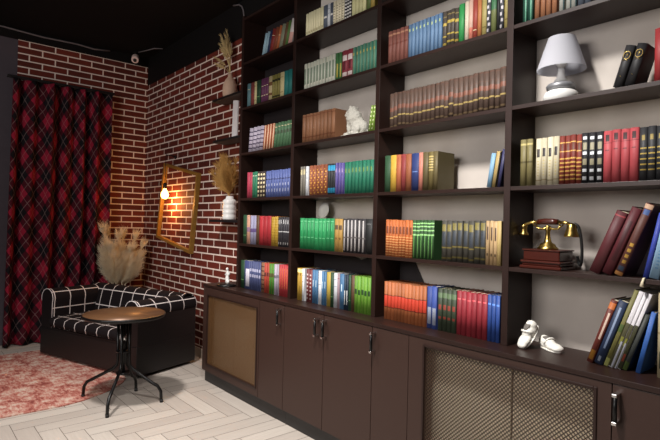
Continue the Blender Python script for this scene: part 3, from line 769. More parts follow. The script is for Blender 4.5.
# (bay, row, x start, x end, how many, height, lean, style, small)
BOOKS = [
    (1, 5, 2.866, 2.935, 2, 0.165, 0.32, 'paleblue', 0),
    (1, 5, 2.935, 2.967, 1, 0.167, 0.305, 'navy_p', 0),
    (1, 5, 2.967, 3.014, 1, 0.167, 0.305, 'red_p', 0),
    (1, 5, 3.014, 3.057, 1, 0.167, 0.291, 'rust', 0),
    (1, 5, 3.057, 3.091, 1, 0.169, 0.288, 'orange_p', 0),
    (1, 5, 3.091, 3.136, 1, 0.169, 0.275, 'greygreen', 0),
    (1, 5, 3.136, 3.174, 1, 0.17, 0.273, 'brown_p', 0),
    (1, 5, 3.174, 3.206, 1, 0.171, 0.266, 'green_p', 0),
    (1, 5, 3.206, 3.256, 1, 0.173, 0.258, 'white_p', 0),
    (1, 4, 2.671, 2.721, 1, 0.183, 0.0, 'tealgrey', 0),
    (1, 4, 2.721, 2.773, 1, 0.183, 0.0, 'redbrown', 0),
    (1, 4, 2.773, 2.807, 1, 0.182, 0.0, 'cream_p', 0),
    (1, 4, 2.811, 2.865, 1, 0.182, 0.0, 'darkgreen_p', 0),
    (1, 4, 2.868, 2.975, 3, 0.181, 0.0, 'purple', 1),
    (1, 4, 2.975, 3.022, 1, 0.181, 0.0, 'creamband', 0),
    (1, 4, 3.022, 3.122, 3, 0.18, 0.0, 'olivegold', 1),
    (1, 4, 3.122, 3.174, 1, 0.18, 0.0, 'cream_p', 0),
    (1, 4, 3.174, 3.269, 2, 0.179, 0.0, 'teal', 0),
    (1, 3, 2.704, 2.913, 4, 0.186, 0.14, 'lilacband', 0),
    (1, 3, 2.913, 3.053, 4, 0.183, 0.132, 'orangewhite', 1),
    (1, 3, 3.056, 3.284, 6, 0.179, 0.123, 'greenold', 1),
    (1, 2, 2.698, 2.779, 2, 0.201, 0.0, 'pinkred', 0),
    (1, 2, 2.779, 2.851, 2, 0.2, 0.0, 'green2', 0),
    (1, 2, 2.851, 2.962, 3, 0.199, 0.0, 'blackcream', 1),
    (1, 2, 2.969, 3.281, 9, 0.196, 0.0, 'bluepattern', 1),
    (1, 1, 2.658, 2.712, 1, 0.227, 0.0, 'darkgreen_p', 0),
    (1, 1, 2.714, 2.759, 1, 0.225, 0.0, 'peach', 0),
    (1, 1, 2.763, 2.848, 2, 0.223, 0.0, 'lilac', 0),
    (1, 1, 2.848, 2.89, 1, 0.222, 0.0, 'brown_p', 0),
    (1, 1, 2.89, 3.053, 3, 0.219, 0.0, 'red', 0),
    (1, 1, 3.053, 3.144, 2, 0.215, 0.0, 'yellowgrid', 0),
    (1, 1, 3.144, 3.285, 5, 0.212, 0.0, 'blacksilver', 1),
    (1, 0, 2.628, 2.69, 1, 0.219, 0.0, 'darkgreen_p', 0),
    (1, 0, 2.693, 2.772, 1, 0.219, 0.0, 'bluewhite', 0),
    (1, 0, 2.772, 2.929, 5, 0.22, 0.0, 'bluegrey', 1),
    (1, 0, 2.932, 2.977, 1, 0.221, 0.0, 'brownband', 0),
    (1, 0, 2.977, 3.043, 2, 0.221, 0.0, 'redorange', 0),
    (1, 0, 3.043, 3.109, 2, 0.222, 0.0, 'limeyellow', 0),
    (1, 0, 3.109, 3.169, 2, 0.222, 0.0, 'lilacgrey', 0),
    (1, 0, 3.169, 3.289, 4, 0.223, 0.0, 'redgold', 1),
    (2, 5, 3.416, 3.604, 7, 0.158, 0.0, 'cream', 1),
    (2, 5, 3.604, 3.646, 1, 0.155, 0.0, 'slate', 0),
    (2, 5, 3.646, 3.674, 1, 0.154, 0.0, 'white', 0),
    (2, 5, 3.674, 3.704, 1, 0.153, 0.0, 'slate', 0),
    (2, 5, 3.704, 3.811, 4, 0.151, 0.0, 'creamfleck', 1),
    (2, 5, 3.811, 3.877, 3, 0.149, 0.0, 'blackwhite', 1),
    (2, 5, 3.877, 4.005, 4, 0.146, 0.0, 'paleyellow', 0),
    (2, 5, 4.008, 4.043, 1, 0.144, 0.0, 'green3', 0),
    (2, 5, 4.043, 4.078, 1, 0.143, 0.0, 'yellow2', 0),
    (2, 4, 3.415, 3.736, 10, 0.174, 0.0, 'palestripe', 1),
    (2, 4, 3.74, 3.796, 2, 0.171, 0.0, 'green4', 0),
    (2, 4, 3.799, 3.899, 2, 0.17, 0.0, 'redwhite', 0),
    (2, 4, 3.899, 4.101, 7, 0.168, 0.0, 'greenteal', 0),
    (2, 3, 3.405, 3.743, 9, 0.19, 0.0, 'tan', 0),
    (2, 3, 4.045, 4.087, 2, 0.151, 0.173, 'greendots', 0),
    (2, 2, 3.397, 3.454, 2, 0.198, 0.0, 'greycream', 0),
    (2, 2, 3.454, 3.485, 1, 0.197, 0.0, 'white', 0),
    (2, 2, 3.496, 3.684, 5, 0.197, 0.0, 'brownpattern', 0),
    (2, 2, 3.688, 3.758, 3, 0.196, 0.0, 'blackcyan', 1),
    (2, 2, 3.762, 3.846, 3, 0.195, 0.0, 'violet', 0),
    (2, 2, 3.847, 4.099, 8, 0.194, 0.0, 'jade', 0),
    (2, 1, 3.403, 3.764, 9, 0.206, 0.0, 'green', 0),
    (2, 1, 3.764, 3.841, 2, 0.206, 0.0, 'yellowmark', 0),
    (2, 1, 3.845, 4.042, 6, 0.206, 0.0, 'darksilver', 0),
    (2, 1, 4.044, 4.097, 1, 0.207, 0.0, 'black', 0),
    (2, 0, 3.388, 3.446, 2, 0.217, 0.0, 'yellow', 0),
    (2, 0, 3.446, 3.47, 1, 0.217, 0.0, 'white', 0),
    (2, 0, 3.487, 3.553, 2, 0.217, 0.0, 'maroonwhite', 0),
    (2, 0, 3.553, 3.613, 2, 0.217, 0.0, 'blue3', 0),
    (2, 0, 3.616, 3.651, 1, 0.217, 0.0, 'white', 0),
    (2, 0, 3.651, 3.697, 2, 0.217, 0.0, 'blue3', 0),
    (2, 0, 3.7, 3.739, 1, 0.217, 0.0, 'yellow3', 0),
    (2, 0, 3.74, 3.768, 1, 0.217, 0.0, 'darkgreen_p', 0),
    (2, 0, 3.768, 3.804, 1, 0.217, 0.0, 'white', 0),
    (2, 0, 3.804, 3.827, 1, 0.217, 0.0, 'pinkgrey', 0),
    (2, 0, 3.827, 3.87, 1, 0.217, 0.0, 'blue3', 0),
    (2, 0, 3.87, 3.907, 2, 0.217, 0.0, 'navywhite', 0),
    (2, 0, 3.907, 3.928, 1, 0.217, 0.0, 'darkgreen_p', 0),
    (2, 0, 3.93, 3.96, 1, 0.217, 0.0, 'brown_p', 0),
    (2, 0, 3.96, 4.098, 5, 0.217, 0.0, 'lime', 0),
    (3, 4, 4.194, 4.338, 5, 0.182, 0.0, 'brick', 0),
    (3, 4, 4.341, 4.567, 9, 0.183, 0.0, 'blue4', 0),
    (3, 4, 4.572, 4.666, 4, 0.181, 0.0, 'antiquegold', 0),
    (3, 4, 4.668, 4.699, 1, 0.19, 0.0, 'green5', 0),
    (3, 4, 4.701, 4.724, 1, 0.194, 0.0, 'cream2', 0),
    (3, 4, 4.724, 4.748, 1, 0.197, 0.0, 'pinkcream', 0),
    (3, 4, 4.748, 4.775, 1, 0.201, 0.0, 'red2', 0),
    (3, 4, 4.775, 4.797, 1, 0.204, 0.0, 'orange2', 0),
    (3, 4, 4.797, 4.824, 1, 0.208, 0.0, 'olive2', 0),
    (3, 4, 4.824, 4.847, 1, 0.211, 0.0, 'bwmottle', 0),
    (3, 4, 4.848, 4.876, 1, 0.215, 0.0, 'olivegreen', 0),
    (3, 4, 4.877, 4.891, 1, 0.218, 0.0, 'black', 0),
    (3, 4, 4.892, 4.913, 1, 0.221, 0.0, 'bwmottle', 0),
    (3, 4, 4.915, 4.935, 1, 0.224, 0.0, 'olive2', 0),
    (3, 3, 4.216, 4.93, 25, 0.191, 0.0, 'antique', 0),
    (3, 2, 4.185, 4.23, 1, 0.205, 0.0, 'dkgreen', 0),
    (3, 2, 4.23, 4.273, 1, 0.204, 0.0, 'yellow4', 0),
    (3, 2, 4.273, 4.308, 1, 0.203, 0.0, 'orange3', 0),
    (3, 2, 4.308, 4.342, 1, 0.203, 0.0, 'red3', 0),
    (3, 2, 4.342, 4.381, 1, 0.202, 0.0, 'orange4', 0),
    (3, 2, 4.381, 4.432, 1, 0.201, 0.0, 'blue5', 0),
    (3, 2, 4.432, 4.46, 1, 0.201, 0.0, 'salmon2', 0),
    (3, 2, 4.46, 4.497, 1, 0.2, 0.0, 'olive', 0),
    (3, 2, 4.497, 4.528, 1, 0.2, 0.0, 'oliveband', 0),
    (3, 2, 4.528, 4.557, 1, 0.199, 0.0, 'olive', 0),
    (3, 2, 4.841, 4.865, 1, 0.159, 0.196, 'skyblue', 0),
    (3, 2, 4.867, 4.891, 1, 0.166, 0.182, 'tancover', 0),
    (3, 2, 4.897, 4.914, 1, 0.173, 0.168, 'navycover', 0),
    (3, 1, 4.205, 4.4, 8, 0.203, 0.0, 'orange', 0),
    (3, 1, 4.402, 4.546, 6, 0.203, 0.0, 'greengold', 0),
    (3, 1, 4.591, 4.845, 8, 0.203, 0.0, 'darkgold', 0),
    (3, 1, 4.846, 4.904, 3, 0.204, 0.0, 'creammark', 0),
    (3, 1, 4.904, 4.925, 1, 0.204, 0.0, 'paleyellow2', 0),
    (3, 0, 4.207, 4.504, 12, 0.209, 0.0, 'orangered', 0),
    (3, 0, 4.506, 4.572, 2, 0.215, 0.0, 'bluegreyb', 0),
    (3, 0, 4.578, 4.688, 4, 0.211, 0.0, 'greenred', 0),
    (3, 0, 4.69, 4.861, 6, 0.213, 0.0, 'crimson', 0),
    (3, 0, 4.862, 4.925, 3, 0.214, 0.0, 'royal', 0),
    (4, 4, 5.005, 5.055, 2, 0.169, 0.0, 'dkgreen2', 0),
    (4, 4, 5.062, 5.162, 4, 0.172, 0.0, 'orangebrown', 0),
    (4, 4, 5.169, 5.191, 1, 0.174, 0.0, 'silver', 0),
    (4, 4, 5.198, 5.242, 2, 0.175, 0.0, 'silver', 0),
    (4, 4, 5.245, 5.299, 2, 0.177, 0.0, 'slate', 0),
    (4, 3, 5.383, 5.419, 1, 0.158, 0.29, 'blackemblem', 0),
    (4, 3, 5.424, 5.461, 1, 0.155, 0.281, 'blackemblem', 0),
    (4, 3, 5.526, 5.56, 1, 0.195, 0.0, 'redplain', 0),
    (4, 2, 5.009, 5.037, 1, 0.205, 0.0, 'oliveold', 0),
    (4, 2, 5.038, 5.066, 1, 0.205, 0.0, 'oliveold', 0),
    (4, 2, 5.081, 5.183, 4, 0.203, 0.0, 'creamlabel', 0),
    (4, 2, 5.184, 5.274, 4, 0.201, 0.0, 'redgold2', 0),
    (4, 2, 5.271, 5.356, 3, 0.203, 0.0, 'blacksilver2', 0),
    (4, 2, 5.356, 5.481, 4, 0.201, 0.0, 'coral', 0),
    (4, 2, 5.483, 5.592, 4, 0.199, 0.0, 'blackgold', 0),
    (4, 1, 5.305, 5.349, 1, 0.258, 0.39, 'maroon', 0),
    (4, 1, 5.353, 5.392, 1, 0.273, 0.385, 'maroonlabel', 0),
    (4, 1, 5.400, 5.432, 1, 0.289, 0.37, 'ornate', 0),
    (4, 1, 5.501, 5.519, 1, 0.244, 0.202, 'bluebig', 0),
    (4, 1, 5.521, 5.554, 1, 0.249, 0.194, 'ltblue', 0),
    (4, 0, 5.306, 5.332, 1, 0.269, 0.33, 'redorangecover', 0),
    (4, 0, 5.333, 5.368, 1, 0.267, 0.33, 'navytext', 0),
    (4, 0, 5.371, 5.387, 1, 0.32, 0.33, 'magyellow', 0),
    (4, 0, 5.388, 5.405, 1, 0.317, 0.33, 'magwhite', 0),
    (4, 0, 5.406, 5.419, 1, 0.313, 0.33, 'magwhite', 0),
    (4, 0, 5.421, 5.435, 1, 0.311, 0.33, 'magphoto', 0),
    (4, 0, 5.437, 5.455, 1, 0.23, 0.33, 'darkgrey', 0),
    (4, 0, 5.483, 5.500, 1, 0.235, 0.21, 'bluesoft', 0),
    (4, 0, 5.553, 5.597, 1, 0.305, 0.0, 'creamtall', 0),
]
LEANFIX = {(1, 5): .27, (1, 3): .105, (3, 2): .15, (4, 3): .285, (2, 3): .165}
tot = {}
for s in BOOKS:
    if not s[8]: key = (s[0], s[1], ST[s[7]][0]); tot[key] = tot.get(key, 0) + s[4]
seen = {}
small = MB(); small_mats = []
rb = random.Random(11)
for bay, row, x0, x1, n, h, lean, st, tiny in BOOKS:
    z = ZS[row] + .0006
    if lean and (bay, row) in LEANFIX: lean = LEANFIX[(bay, row)]
    x0 = max(x0, XD[bay-1] + T + .002)
    w = (x1 - x0) / n
    words = ST[st][0]
    soft = st.startswith('mag') or st in ('bluesoft', 'ltblue')
    for i in range(n):
        th = w * math.cos(lean) - .0007
        hh = h + (rb.uniform(-.0015, .0015) if n > 1 else 0)
        D = min(.150, hh*.72) if st not in ('paleblue',) else .13
        if st.startswith('mag'): D = .16
        yf = -.197 + rb.uniform(-.002, .002)
        # leaning books pivot about their lower right edge
        Mx = Matrix.Translation((x0 + w*(i+1) - .0004, yf, z)) @ Matrix.Rotation(lean, 4, 'Y') @ Matrix.Translation((-th, 0, 0))
        if tiny:
            mt = book_mat(st)
            if mt not in small_mats: small_mats.append(mt)
            small.mat(small_mats.index(mt))
            b, y0 = book_shape(small, 0, 0, th, D, hh, Mx)
            if M['page'] not in small_mats: small_mats.append(M['page'])
            small.mat(small_mats.index(M['page'])); pages_box(small, 0, 0, th, D, hh, b, y0, Mx)
            continue
        m = MB(); b, y0 = book_shape(m, 0, 0, th, D, hh, None, soft)
        o = m.build('magazine' if st.startswith('mag') else 'book', book_mat(st))
        o.matrix_world = Mx
        m = MB(); pages_box(m, 0, 0, th, D, hh, b, y0)
        m.build('pages', M['page'], o)
        key = (bay, row, words); k = seen.get(key, 0); seen[key] = k+1
        noun = 'magazine' if st.startswith('mag') else 'book'
        place = f'{BAYN[bay]}, {ROWN[row]}'
        ln = 'leaning ' if lean else ''
        if tot[key] == 1: lab = f'{ln}{words} {noun} in {place}'
        else: lab = f'{ORD[k]} of {CNT[tot[key]]} {ln}{words} {noun}s from left, {place}'
        setp(o, lab, noun, f'{noun}s in the {BAYN[bay]}, {ROWN[row]}')
        if st == 'blackemblem':
            # gilt ring with a small sprig under it, on the spine
            e = MB()
            zc = hh*.76; r = th*.36
            ring = [(th/2 + r*math.cos(a), -.0006, zc + r*1.15*math.sin(a)) for a in [2*PI*q/20 for q in range(20)]]
            e.tube(ring, .0013, 6, closed=True)
            e.tube([(th/2-.002, -.0006, zc-r*.6), (th/2, -.0006, zc), (th/2+.003, -.0006, zc+r*.6)], .0012, 6)
            e.tube([(th/2-.006, -.0006, zc+r*.25), (th/2+.006, -.0006, zc+r*.2)], .0011, 6)
            e.tube([(th/2-.009, -.0006, zc-r*1.75), (th/2, -.0006, zc-r*1.35), (th/2+.009, -.0006, zc-r*1.75)], .0011, 6)
            e.tube([(th/2-.002, -.0006, hh*.27), (th/2+.002, -.0006, hh*.25)], .0011, 6)
            e.build('gilt_emblem', M['brass'], o)
if small_mats:
    o = small.build('books', small_mats)
    setp(o, 'small closely packed sets of books on the upper left bookcase shelves', 'books', None, 'stuff')
# a dusty pink book standing taller behind the teal books
m = MB(); th, D, hh = .018, .10, .235
b, y0 = book_shape(m, 0, 0, th, D, hh); o = m.build('book', book_mat('pinkback'))
o.location = (3.272, -.055, ZS[4] + .0006); o.rotation_euler = (0, 0, PI/2)
m = MB(); pages_box(m, 0, 0, th, D, hh, b, y0); m.build('pages', M['page'], o)
setp(o, 'dusty pink book standing behind the teal books in first bay', 'book', 'books in the first bay, fourth shelf up')
# ------------------------------------------------------------------ things on the shelves
def rebase(root, k):
    inv = Matrix.Translation(-Vector(root.location))
    for o in list(COL.objects)[k:]:
        if o.parent == root: o.matrix_parent_inverse = inv
# white table lamp
L = empty('table_lamp', (5.142, -.106, ZS[3] + .0006), 0, 'white table lamp with conical shade on the upper shelf of fourth bay', 'lamp')
m = MB(); m.lathe([(0, 0), (.055, 0), (.066, .010), (.072, .028), (.066, .046), (.052, .055), (0, .055)], seg=40); m.build('lamp_base', M['white_gloss'], L)
m = MB(); m.lathe([(0, .0555), (.044, .0555), (.057, .062), (.060, .074), (.053, .084), (.034, .090), (0, .090)], seg=40); m.build('band', M['silver'], L)
m = MB(); m.lathe([(0, .0905), (.028, .0905), (.028, .100), (.018, .112), (.014, .135), (.014, .150), (0, .150)], seg=28); m.build('neck', M['white_gloss'], L)
m = MB(); m.lathe([(0, .1505), (.012, .1505), (.024, .175), (.026, .195), (.018, .215), (0, .222)], seg=20); m.build('light_bulb', M['white_gloss'], L)
m = MB(); m.lathe([(.099, .146), (.0985, .152), (.0565, .282), (.056, .286)], seg=56, caps=False)
for k in range(3):
    a = 2*PI*k/3; m.tube([(.0135*math.cos(a), .0135*math.sin(a), .149), (.0725*math.cos(a), .0725*math.sin(a), .224)], .0012, 6)
m.build('lamp_shade', M['shade'], L)

# old telephone
P = empty('telephone', (5.106, -.118, ZS[1] + .0006), 0, 'antique brass and mahogany telephone on the first shelf of fourth bay', 'telephone')
m = MB()
m.box((-.092, -.076, 0), (.092, .076, .014), .004); m.box((-.084, -.068, .0143), (.084, .068, .026), .004)
m.box((-.090, -.074, .0263), (.090, .074, .036), .004); m.box((-.080, -.064, .0363), (.080, .064, .078), .004)
m.box((-.084, -.068, .0783), (.084, .068, .084), .002)
m.build('base_box', M['mahogany'], P)
m = MB()
m.lathe([(0, .0843), (.044, .0843), (.045, .090), (.036, .096), (.032, .106), (.017, .115), (.0115, .132), (.009, .162), (.014, .172), (.010, .179), (.014, .186), (0, .190)], c=(0, -.005, 0), seg=28)
m.build('pillar', M['brass'], P)
m = MB()
for s in (-1, 1):
    m.tube([(0, -.005, .181), (s*.022, -.005, .173), (s*.045, -.005, .175), (s*.056, -.005, .187)], .0045, 10)
    for sy in (-1, 1):
        m.tube([(s*.054, -.005, .186), (s*.058, -.005+sy*.014, .189), (s*.059, -.005+sy*.019, .201)], .0035, 8)
m.build('cradle', M['brass'], P)
hz = .2035
m = MB(); m.tube([(-.045, -.005, hz), (-.02, -.005, hz+.002), (.02, -.005, hz+.002), (.045, -.005, hz)], [.0115, .0135, .0135, .0115], 16); hs = m.build('handset', M['mahogany'], P)
m = MB()
m.tube([(-.0455, -.005, hz), (-.080, -.005, hz-.004), (-.104, -.005, hz-.010), (-.112, -.005, hz-.016)], [.008, .007, .0065, .006], 12)
m.tube([(.0455, -.005, hz), (.075, -.005, hz-.002), (.098, -.005, hz-.008)], [.008, .007, .0065], 12)
m.build('arm', M['brass'], hs)
m = MB(); m.lathe([(0, -.060), (.021, -.060), (.020, -.054), (.014, -.046), (.0125, -.028), (.016, -.022), (.013, -.014), (0, -.012)], c=(-.111, -.005, hz), seg=24); m.build('mouthpiece', M['brass'], hs)
m = MB(); m.lathe([(0, -.062), (.029, -.062), (.030, -.056), (.026, -.046), (.021, -.030), (.019, -.012), (.010, -.004), (0, -.002)], c=(.102, -.005, hz), seg=24); m.build('earpiece', M['brass'], hs)
m = MB()
pts = []
ctrl = [(.110, .0, .198), (.126, .004, .185), (.134, .012, .14), (.136, .020, .08), (.130, .030, .036), (.118, .045, .022), (.104, .060, .040), (.0985, .062, .062)]
for i in range(len(ctrl)-1):
    for k in range(5):
        tt = k/5; p0 = Vector(ctrl[max(i-1, 0)]); p1 = Vector(ctrl[i]); p2 = Vector(ctrl[i+1]); p3 = Vector(ctrl[min(i+2, len(ctrl)-1)])
        pts.append(.5*((2*p1) + (p2-p0)*tt + (2*p0-5*p1+4*p2-p3)*tt*tt + (3*p1-p0-3*p2+p3)*tt**3))
m.tube(pts, .0062, 10); m.build('cord', M['cord'], P)

# baby shoes
def shoe(loc, rot, label):
    root = empty('baby_shoe', loc, 0, label, 'shoe', 'white baby shoes on the countertop')
    root.rotation_euler = rot
    m = MB()
    m.blob((0, .030, .017), (.030, .036, .018)); m.blob((0, .052, .015), (.026, .020, .015)); m.blob((0, -.020, .020), (.025, .040, .022)); m.blob((0, -.040, .030), (.024, .022, .026)); m.blob((0, -.01, .026), (.0255, .035, .022))
    body = remeshed(m, 'upper', M['shoe'], root, .0024, 8)
    # keep the sole flat on the ground
    for v in body.data.vertices: v.co.z = max(v.co.z, .0065)
    m = MB()
    n = 28
    ol = []
    for k in range(n):
        a = 2*PI*k/n; w = .0295 + .0035*math.sin(a); ol.append((w*math.cos(a)*(1 if math.sin(a) > 0 else .9), .004 + .064*math.sin(a)))
    m.prism(ol, .0004, .0062, axis='z', smooth=True); m.build('sole', M['shoe'], root)
    m = MB()
    m.blob((0, -.026, .047), (.0165, .026, .006), sub=2); m.build('opening', M['shoe_in'], root)
    m = MB()
    m.tube([(-.0255, -.006, .026), (-.019, .000, .042), (-.008, .004, .0495), (.008, .004, .0495), (.019, .000, .042), (.0255, -.006, .026)], [.0045]*6, 8); st_ = m.build('strap', M['shoe'], root)
    m = MB(); m.blob((.020, -.001, .043), (.004, .004, .003), sub=2); m.build('button', M['silver'], st_)
    return root
# the left shoe stands up against the bookcase divider resting on its toe, the right lies flat
zc = ZS[0] + .0006
shoe((5.052, -.150, zc + .0475), (math.radians(-50), 0, math.radians(158)), 'white baby shoe propped upright, left one of the pair')
shoe((5.122, -.115, zc), (0, 0, math.radians(-118)), 'white baby shoe lying flat, right one of the pair')

# white lion statuette
root = empty('lion_statuette', (3.862, -.120, ZS[3] + .0008), 0, 'white seated lion statuette on third shelf of second bay', 'statuette')
m = MB()
m.box((-.098, -.052, 0), (.098, .052, .012))
m.blob((.045, 0, .052), (.055, .042, .048)); m.blob((.012, 0, .078), (.050, .038, .055), (0, .5, 0)); m.blob((-.018, -.005, .120), (.046, .045, .052))   # haunch, back, mane
m.blob((-.022, -.005, .158), (.036, .036, .036)); m.blob((-.046, -.012, .150), (.028, .024, .024)); m.blob((-.064, -.016, .142), (.014, .016, .014))      # head, face, muzzle
m.blob((-.022, -.030, .186), (.009, .006, .010)); m.blob((-.014, .022, .186), (.009, .006, .010))                                                        # ears
for sy in (-1, 1):
    m.blob((-.040, sy*.022, .065), (.015, .014, .050), (0, -.12, 0)); m.blob((-.060, sy*.022, .020), (.026, .015, .012))                                  # forelegs, paws
    m.blob((.040, sy*.040, .042), (.038, .014, .034), (0, -.4, 0)); m.blob((.008, sy*.046, .018), (.028, .011, .010))                                     # thighs, hind paws
m.blob((.078, .012, .030), (.026, .010, .010)); m.blob((.02, -.010, .120), (.030, .034, .040)); m.blob((-.03, -.005, .095), (.034, .034, .036))
remeshed(m, 'lion', M['plaster_white'], root, .0035, 3, disp=.0026)

# small white plate leaning on the wall on top of the green books
pz = ZS[1] + .2085
m = MB()
Mx = Matrix.Translation((3.50, -.058, pz + .054)) @ Matrix.Rotation(math.radians(78), 4, 'X')
m.lathe([(0, -.004), (.034, -.004), (.053, .006), (.053, .0085), (.034, -.0005), (0, -.0005)], seg=40, M=Mx)
setp(m.build('plate', M['white_gloss']), 'small round white plate behind the bright green books', 'plate')

# figurine at the left end of the countertop
root = empty('figurine', (2.50, -.235, ZC + .0006), 0, 'small silvery figurine on a dark base at the left countertop end', 'figurine')
m = MB(); m.lathe([(0, 0), (.085, 0), (.088, .008), (.070, .018), (0, .022)], seg=28); m.build('base', M['black_metal'], root)
m = MB()
m.blob((0, 0, .055), (.020, .016, .040)); m.blob((.004, 0, .100), (.014, .013, .028)); m.blob((.002, -.004, .136), (.012, .012, .014))
m.blob((-.024, 0, .092), (.022, .007, .007), (0, -.5, 0)); m.blob((.030, 0, .098), (.022, .007, .007), (0, -.9, 0)); m.blob((.014, -.006, .035), (.024, .013, .018)); m.blob((-.014, .004, .032), (.016, .013, .018))
b_ = remeshed(m, 'figure', M['white_gloss'], root, .004, 3)

# ------------------------------------------------------------------ dried grasses
def strand(m, pts, w, side):
    """thin three-sided blade along pts"""
    n = len(pts)
    rows = []
    for i, p in enumerate(pts):
        k = w*(1 - .85*i/(n-1))
        d = (pts[min(i+1, n-1)] - pts[max(i-1, 0)]).normalized()
        s = d.cross(side); s = s.normalized() if s.length > 1e-5 else Vector((1, 0, 0))
        t_ = d.cross(s)
        rows.append([m.bm.verts.new(p + s*k), m.bm.verts.new(p - s*k*.5 + t_*k*.87), m.bm.verts.new(p - s*k*.5 - t_*k*.87)])
    for A, B in zip(rows, rows[1:]):
        for i in range(3): m.face([A[i], A[(i+1) % 3], B[(i+1) % 3], B[i]], True)
def plume(rnd, base, tip, bend, R, count, length, w):
    """feathery head: strands leaving an arched axis"""
    m = MB()
    ax_ = lambda t_: base.lerp(tip, t_) + bend * math.sin(t_*PI/2)**2
    for i in range(count):
        t_ = rnd.random()**.9
        p = ax_(t_*.96)
        d0 = (ax_(min(1, t_+.03)) - ax_(max(0, t_-.03))).normalized()
        a = rnd.uniform(0, 2*PI)
        s = d0.orthogonal().normalized(); q = d0.cross(s)
        out = s*math.cos(a) + q*math.sin(a)
        env = math.sin(min(1, t_*1.15+.12)*PI)**.6 if t_ < .9 else .45
        ln = length*rnd.uniform(.6, 1.1)
        e1 = p + d0*ln*.45 + out*R*env*rnd.uniform(.5, 1)
        e2 = e1 + d0*ln*.40 + out*R*env*.25 - Vector((0, 0, ln*.12))
        strand(m, [p, p.lerp(e1, .55) + d0*ln*.06, e1, e2], w, out.cross(d0) + Vector((.01, .02, .03)))
    m.tube([ax_(0), ax_(.3), ax_(.6), ax_(.95)], [w*1.4, w*1.2, w, w*.6], 5)
    return m
rp_ = random.Random(5)
root = empty('pampas_grass', (.33, -.40, 0), 0, 'large beige pampas grass bouquet in the corner behind the black sofa', 'dried grass')
for (y, z, x, R) in ((-.555, 1.245, .36, .085), (-.50, 1.20, .26, .08), (-.40, 1.17, .34, .085), (-.33, 1.19, .24, .08), (-.235, 1.165, .33, .08), (-.175, 1.06, .38, .07), (-.48, 1.05, .42, .085), (-.30, 1.02, .42, .085), (-.185, .93, .36, .07), (-.54, .98, .30, .07)):
    tip = Vector((x-.33, y+.40, z)); b0 = Vector(((x-.33)*.35, (y+.40)*.35, .60)); 
    bend = Vector((0, (y+.40)*.12, -.015))
    pl = plume(rp_, b0, tip, bend, R*1.2, 1000, .16, .0024).build('plume', M['pampas'], root)
    m = MB(); m.tube([Vector(((x-.33)*.1, (y+.40)*.1, .001)), Vector(((x-.33)*.2, (y+.40)*.2, .3)), b0], .004, 6); m.build('stem', M['pampas'], pl)

# small wall shelves between the brick and the bookcase
SH = {}
for nm, z, x0, x1 in (('topmost', 2.425, 1.99, 2.597), ('middle', 2.055, 2.02, 2.597), ('lowest', 1.350, 1.985, 2.597)):
    m = MB(); m.box((x0, -.15, z-.022), (x1, -.001, z), .002)
    words = {'topmost': 'small black wall shelf under the cream bottle vase', 'middle': 'small black wall shelf between the other two, with white card', 'lowest': 'small black wall shelf under the white ribbed vase'}[nm]
    setp(m.build('wall_shelf', M['black_shelf']), words, 'shelf', 'small black shelves on the brick wall')
# upper vase
root = empty('vase', (2.185, -.08, 2.4256), 0, 'cream bottle-shaped stoneware vase on the topmost small wall shelf', 'vase')
m = MB(); m.lathe([(0, 0), (.046, 0), (.061, .016), (.065, .06), (.060, .115), (.044, .155), (.028, .175), (.020, .188), (.021, .215), (.017, .215), (.016, .188), (0, .188)], seg=36); m.build('vase_body', M['cream_vase'], root)
root = empty('dried_wheat', (2.185, -.08, 2.6145), 0, 'pale dried wheat stalks standing in the cream bottle vase', 'dried grass')
rw = random.Random(9)
for i, (dx, dz, dy) in enumerate(((-.16, .40, -.02), (-.10, .43, .01), (-.05, .36, -.03), (-.20, .33, .0), (-.13, .30, -.03), (-.24, .22, -.02), (-.20, .15, -.03), (-.02, .28, .0), (-.09, .35, -.04))):
    pts = [Vector((0, 0, .002)), Vector((dx*.12, dy*.2, dz*.3)), Vector((dx*.45, dy*.6, dz*.68)), Vector((dx, dy, dz))]
    m = MB(); m.tube(pts, [.002, .0018, .0015, .001], 5); stx = m.build('stalk', M['wheat'], root)
    plume(rw, pts[1].lerp(pts[2], .6), pts[3], Vector((0, 0, 0)), .022, 110, .075, .0024).build('ear', M['wheat'], stx)
# lower vase
root = empty('vase', (2.225, -.078, 1.3506), 0, 'white ribbed cylinder vase on the lowest small wall shelf', 'vase')
prof = [(0, 0), (.056, 0)]
for k in range(4):
    z0 = .004 + k*.042
    prof += [(.059, z0+.006), (.059, z0+.034), (.0555, z0+.040)]
prof += [(.048, .176), (.034, .184), (.032, .206), (.028, .206), (.028, .182), (0, .182)]
m = MB(); m.lathe(prof, seg=36); m.build('vase_body', M['white_gloss'], root)
root = empty('dried_bouquet', (2.225, -.078, 1.5335), 0, 'fluffy brown dried grass bouquet in the white ribbed vase', 'dried grass')
rw = random.Random(21)
for i in range(17):
    a = rw.uniform(-1, 1); dx = a*.21 - .05; dz = rw.uniform(.26, .43) - abs(a)*.08; dy = rw.uniform(-.06, .0)
    b0 = Vector((dx*.12, dy*.2, .05)); tip = Vector((dx, dy, dz))
    m = MB(); m.tube([Vector((0, 0, .002)), b0, b0.lerp(tip, .4)], .0018, 5); stx = m.build('stalk', M['brown_grass'], root)
    plume(rw, b0, tip, Vector((dx*.1, 0, -.02)), .055, 420, .095, .0021).build('plume', M['brown_grass'], stx)
# white card
m = MB(); 
m.prism([(2.272, 2.0556), (2.356, 2.0556), (2.366, 2.37), (2.285, 2.385)], -.100, -.088)
setp(m.build('card', M['white_card']), 'tall white card standing on the middle small wall shelf', 'card')

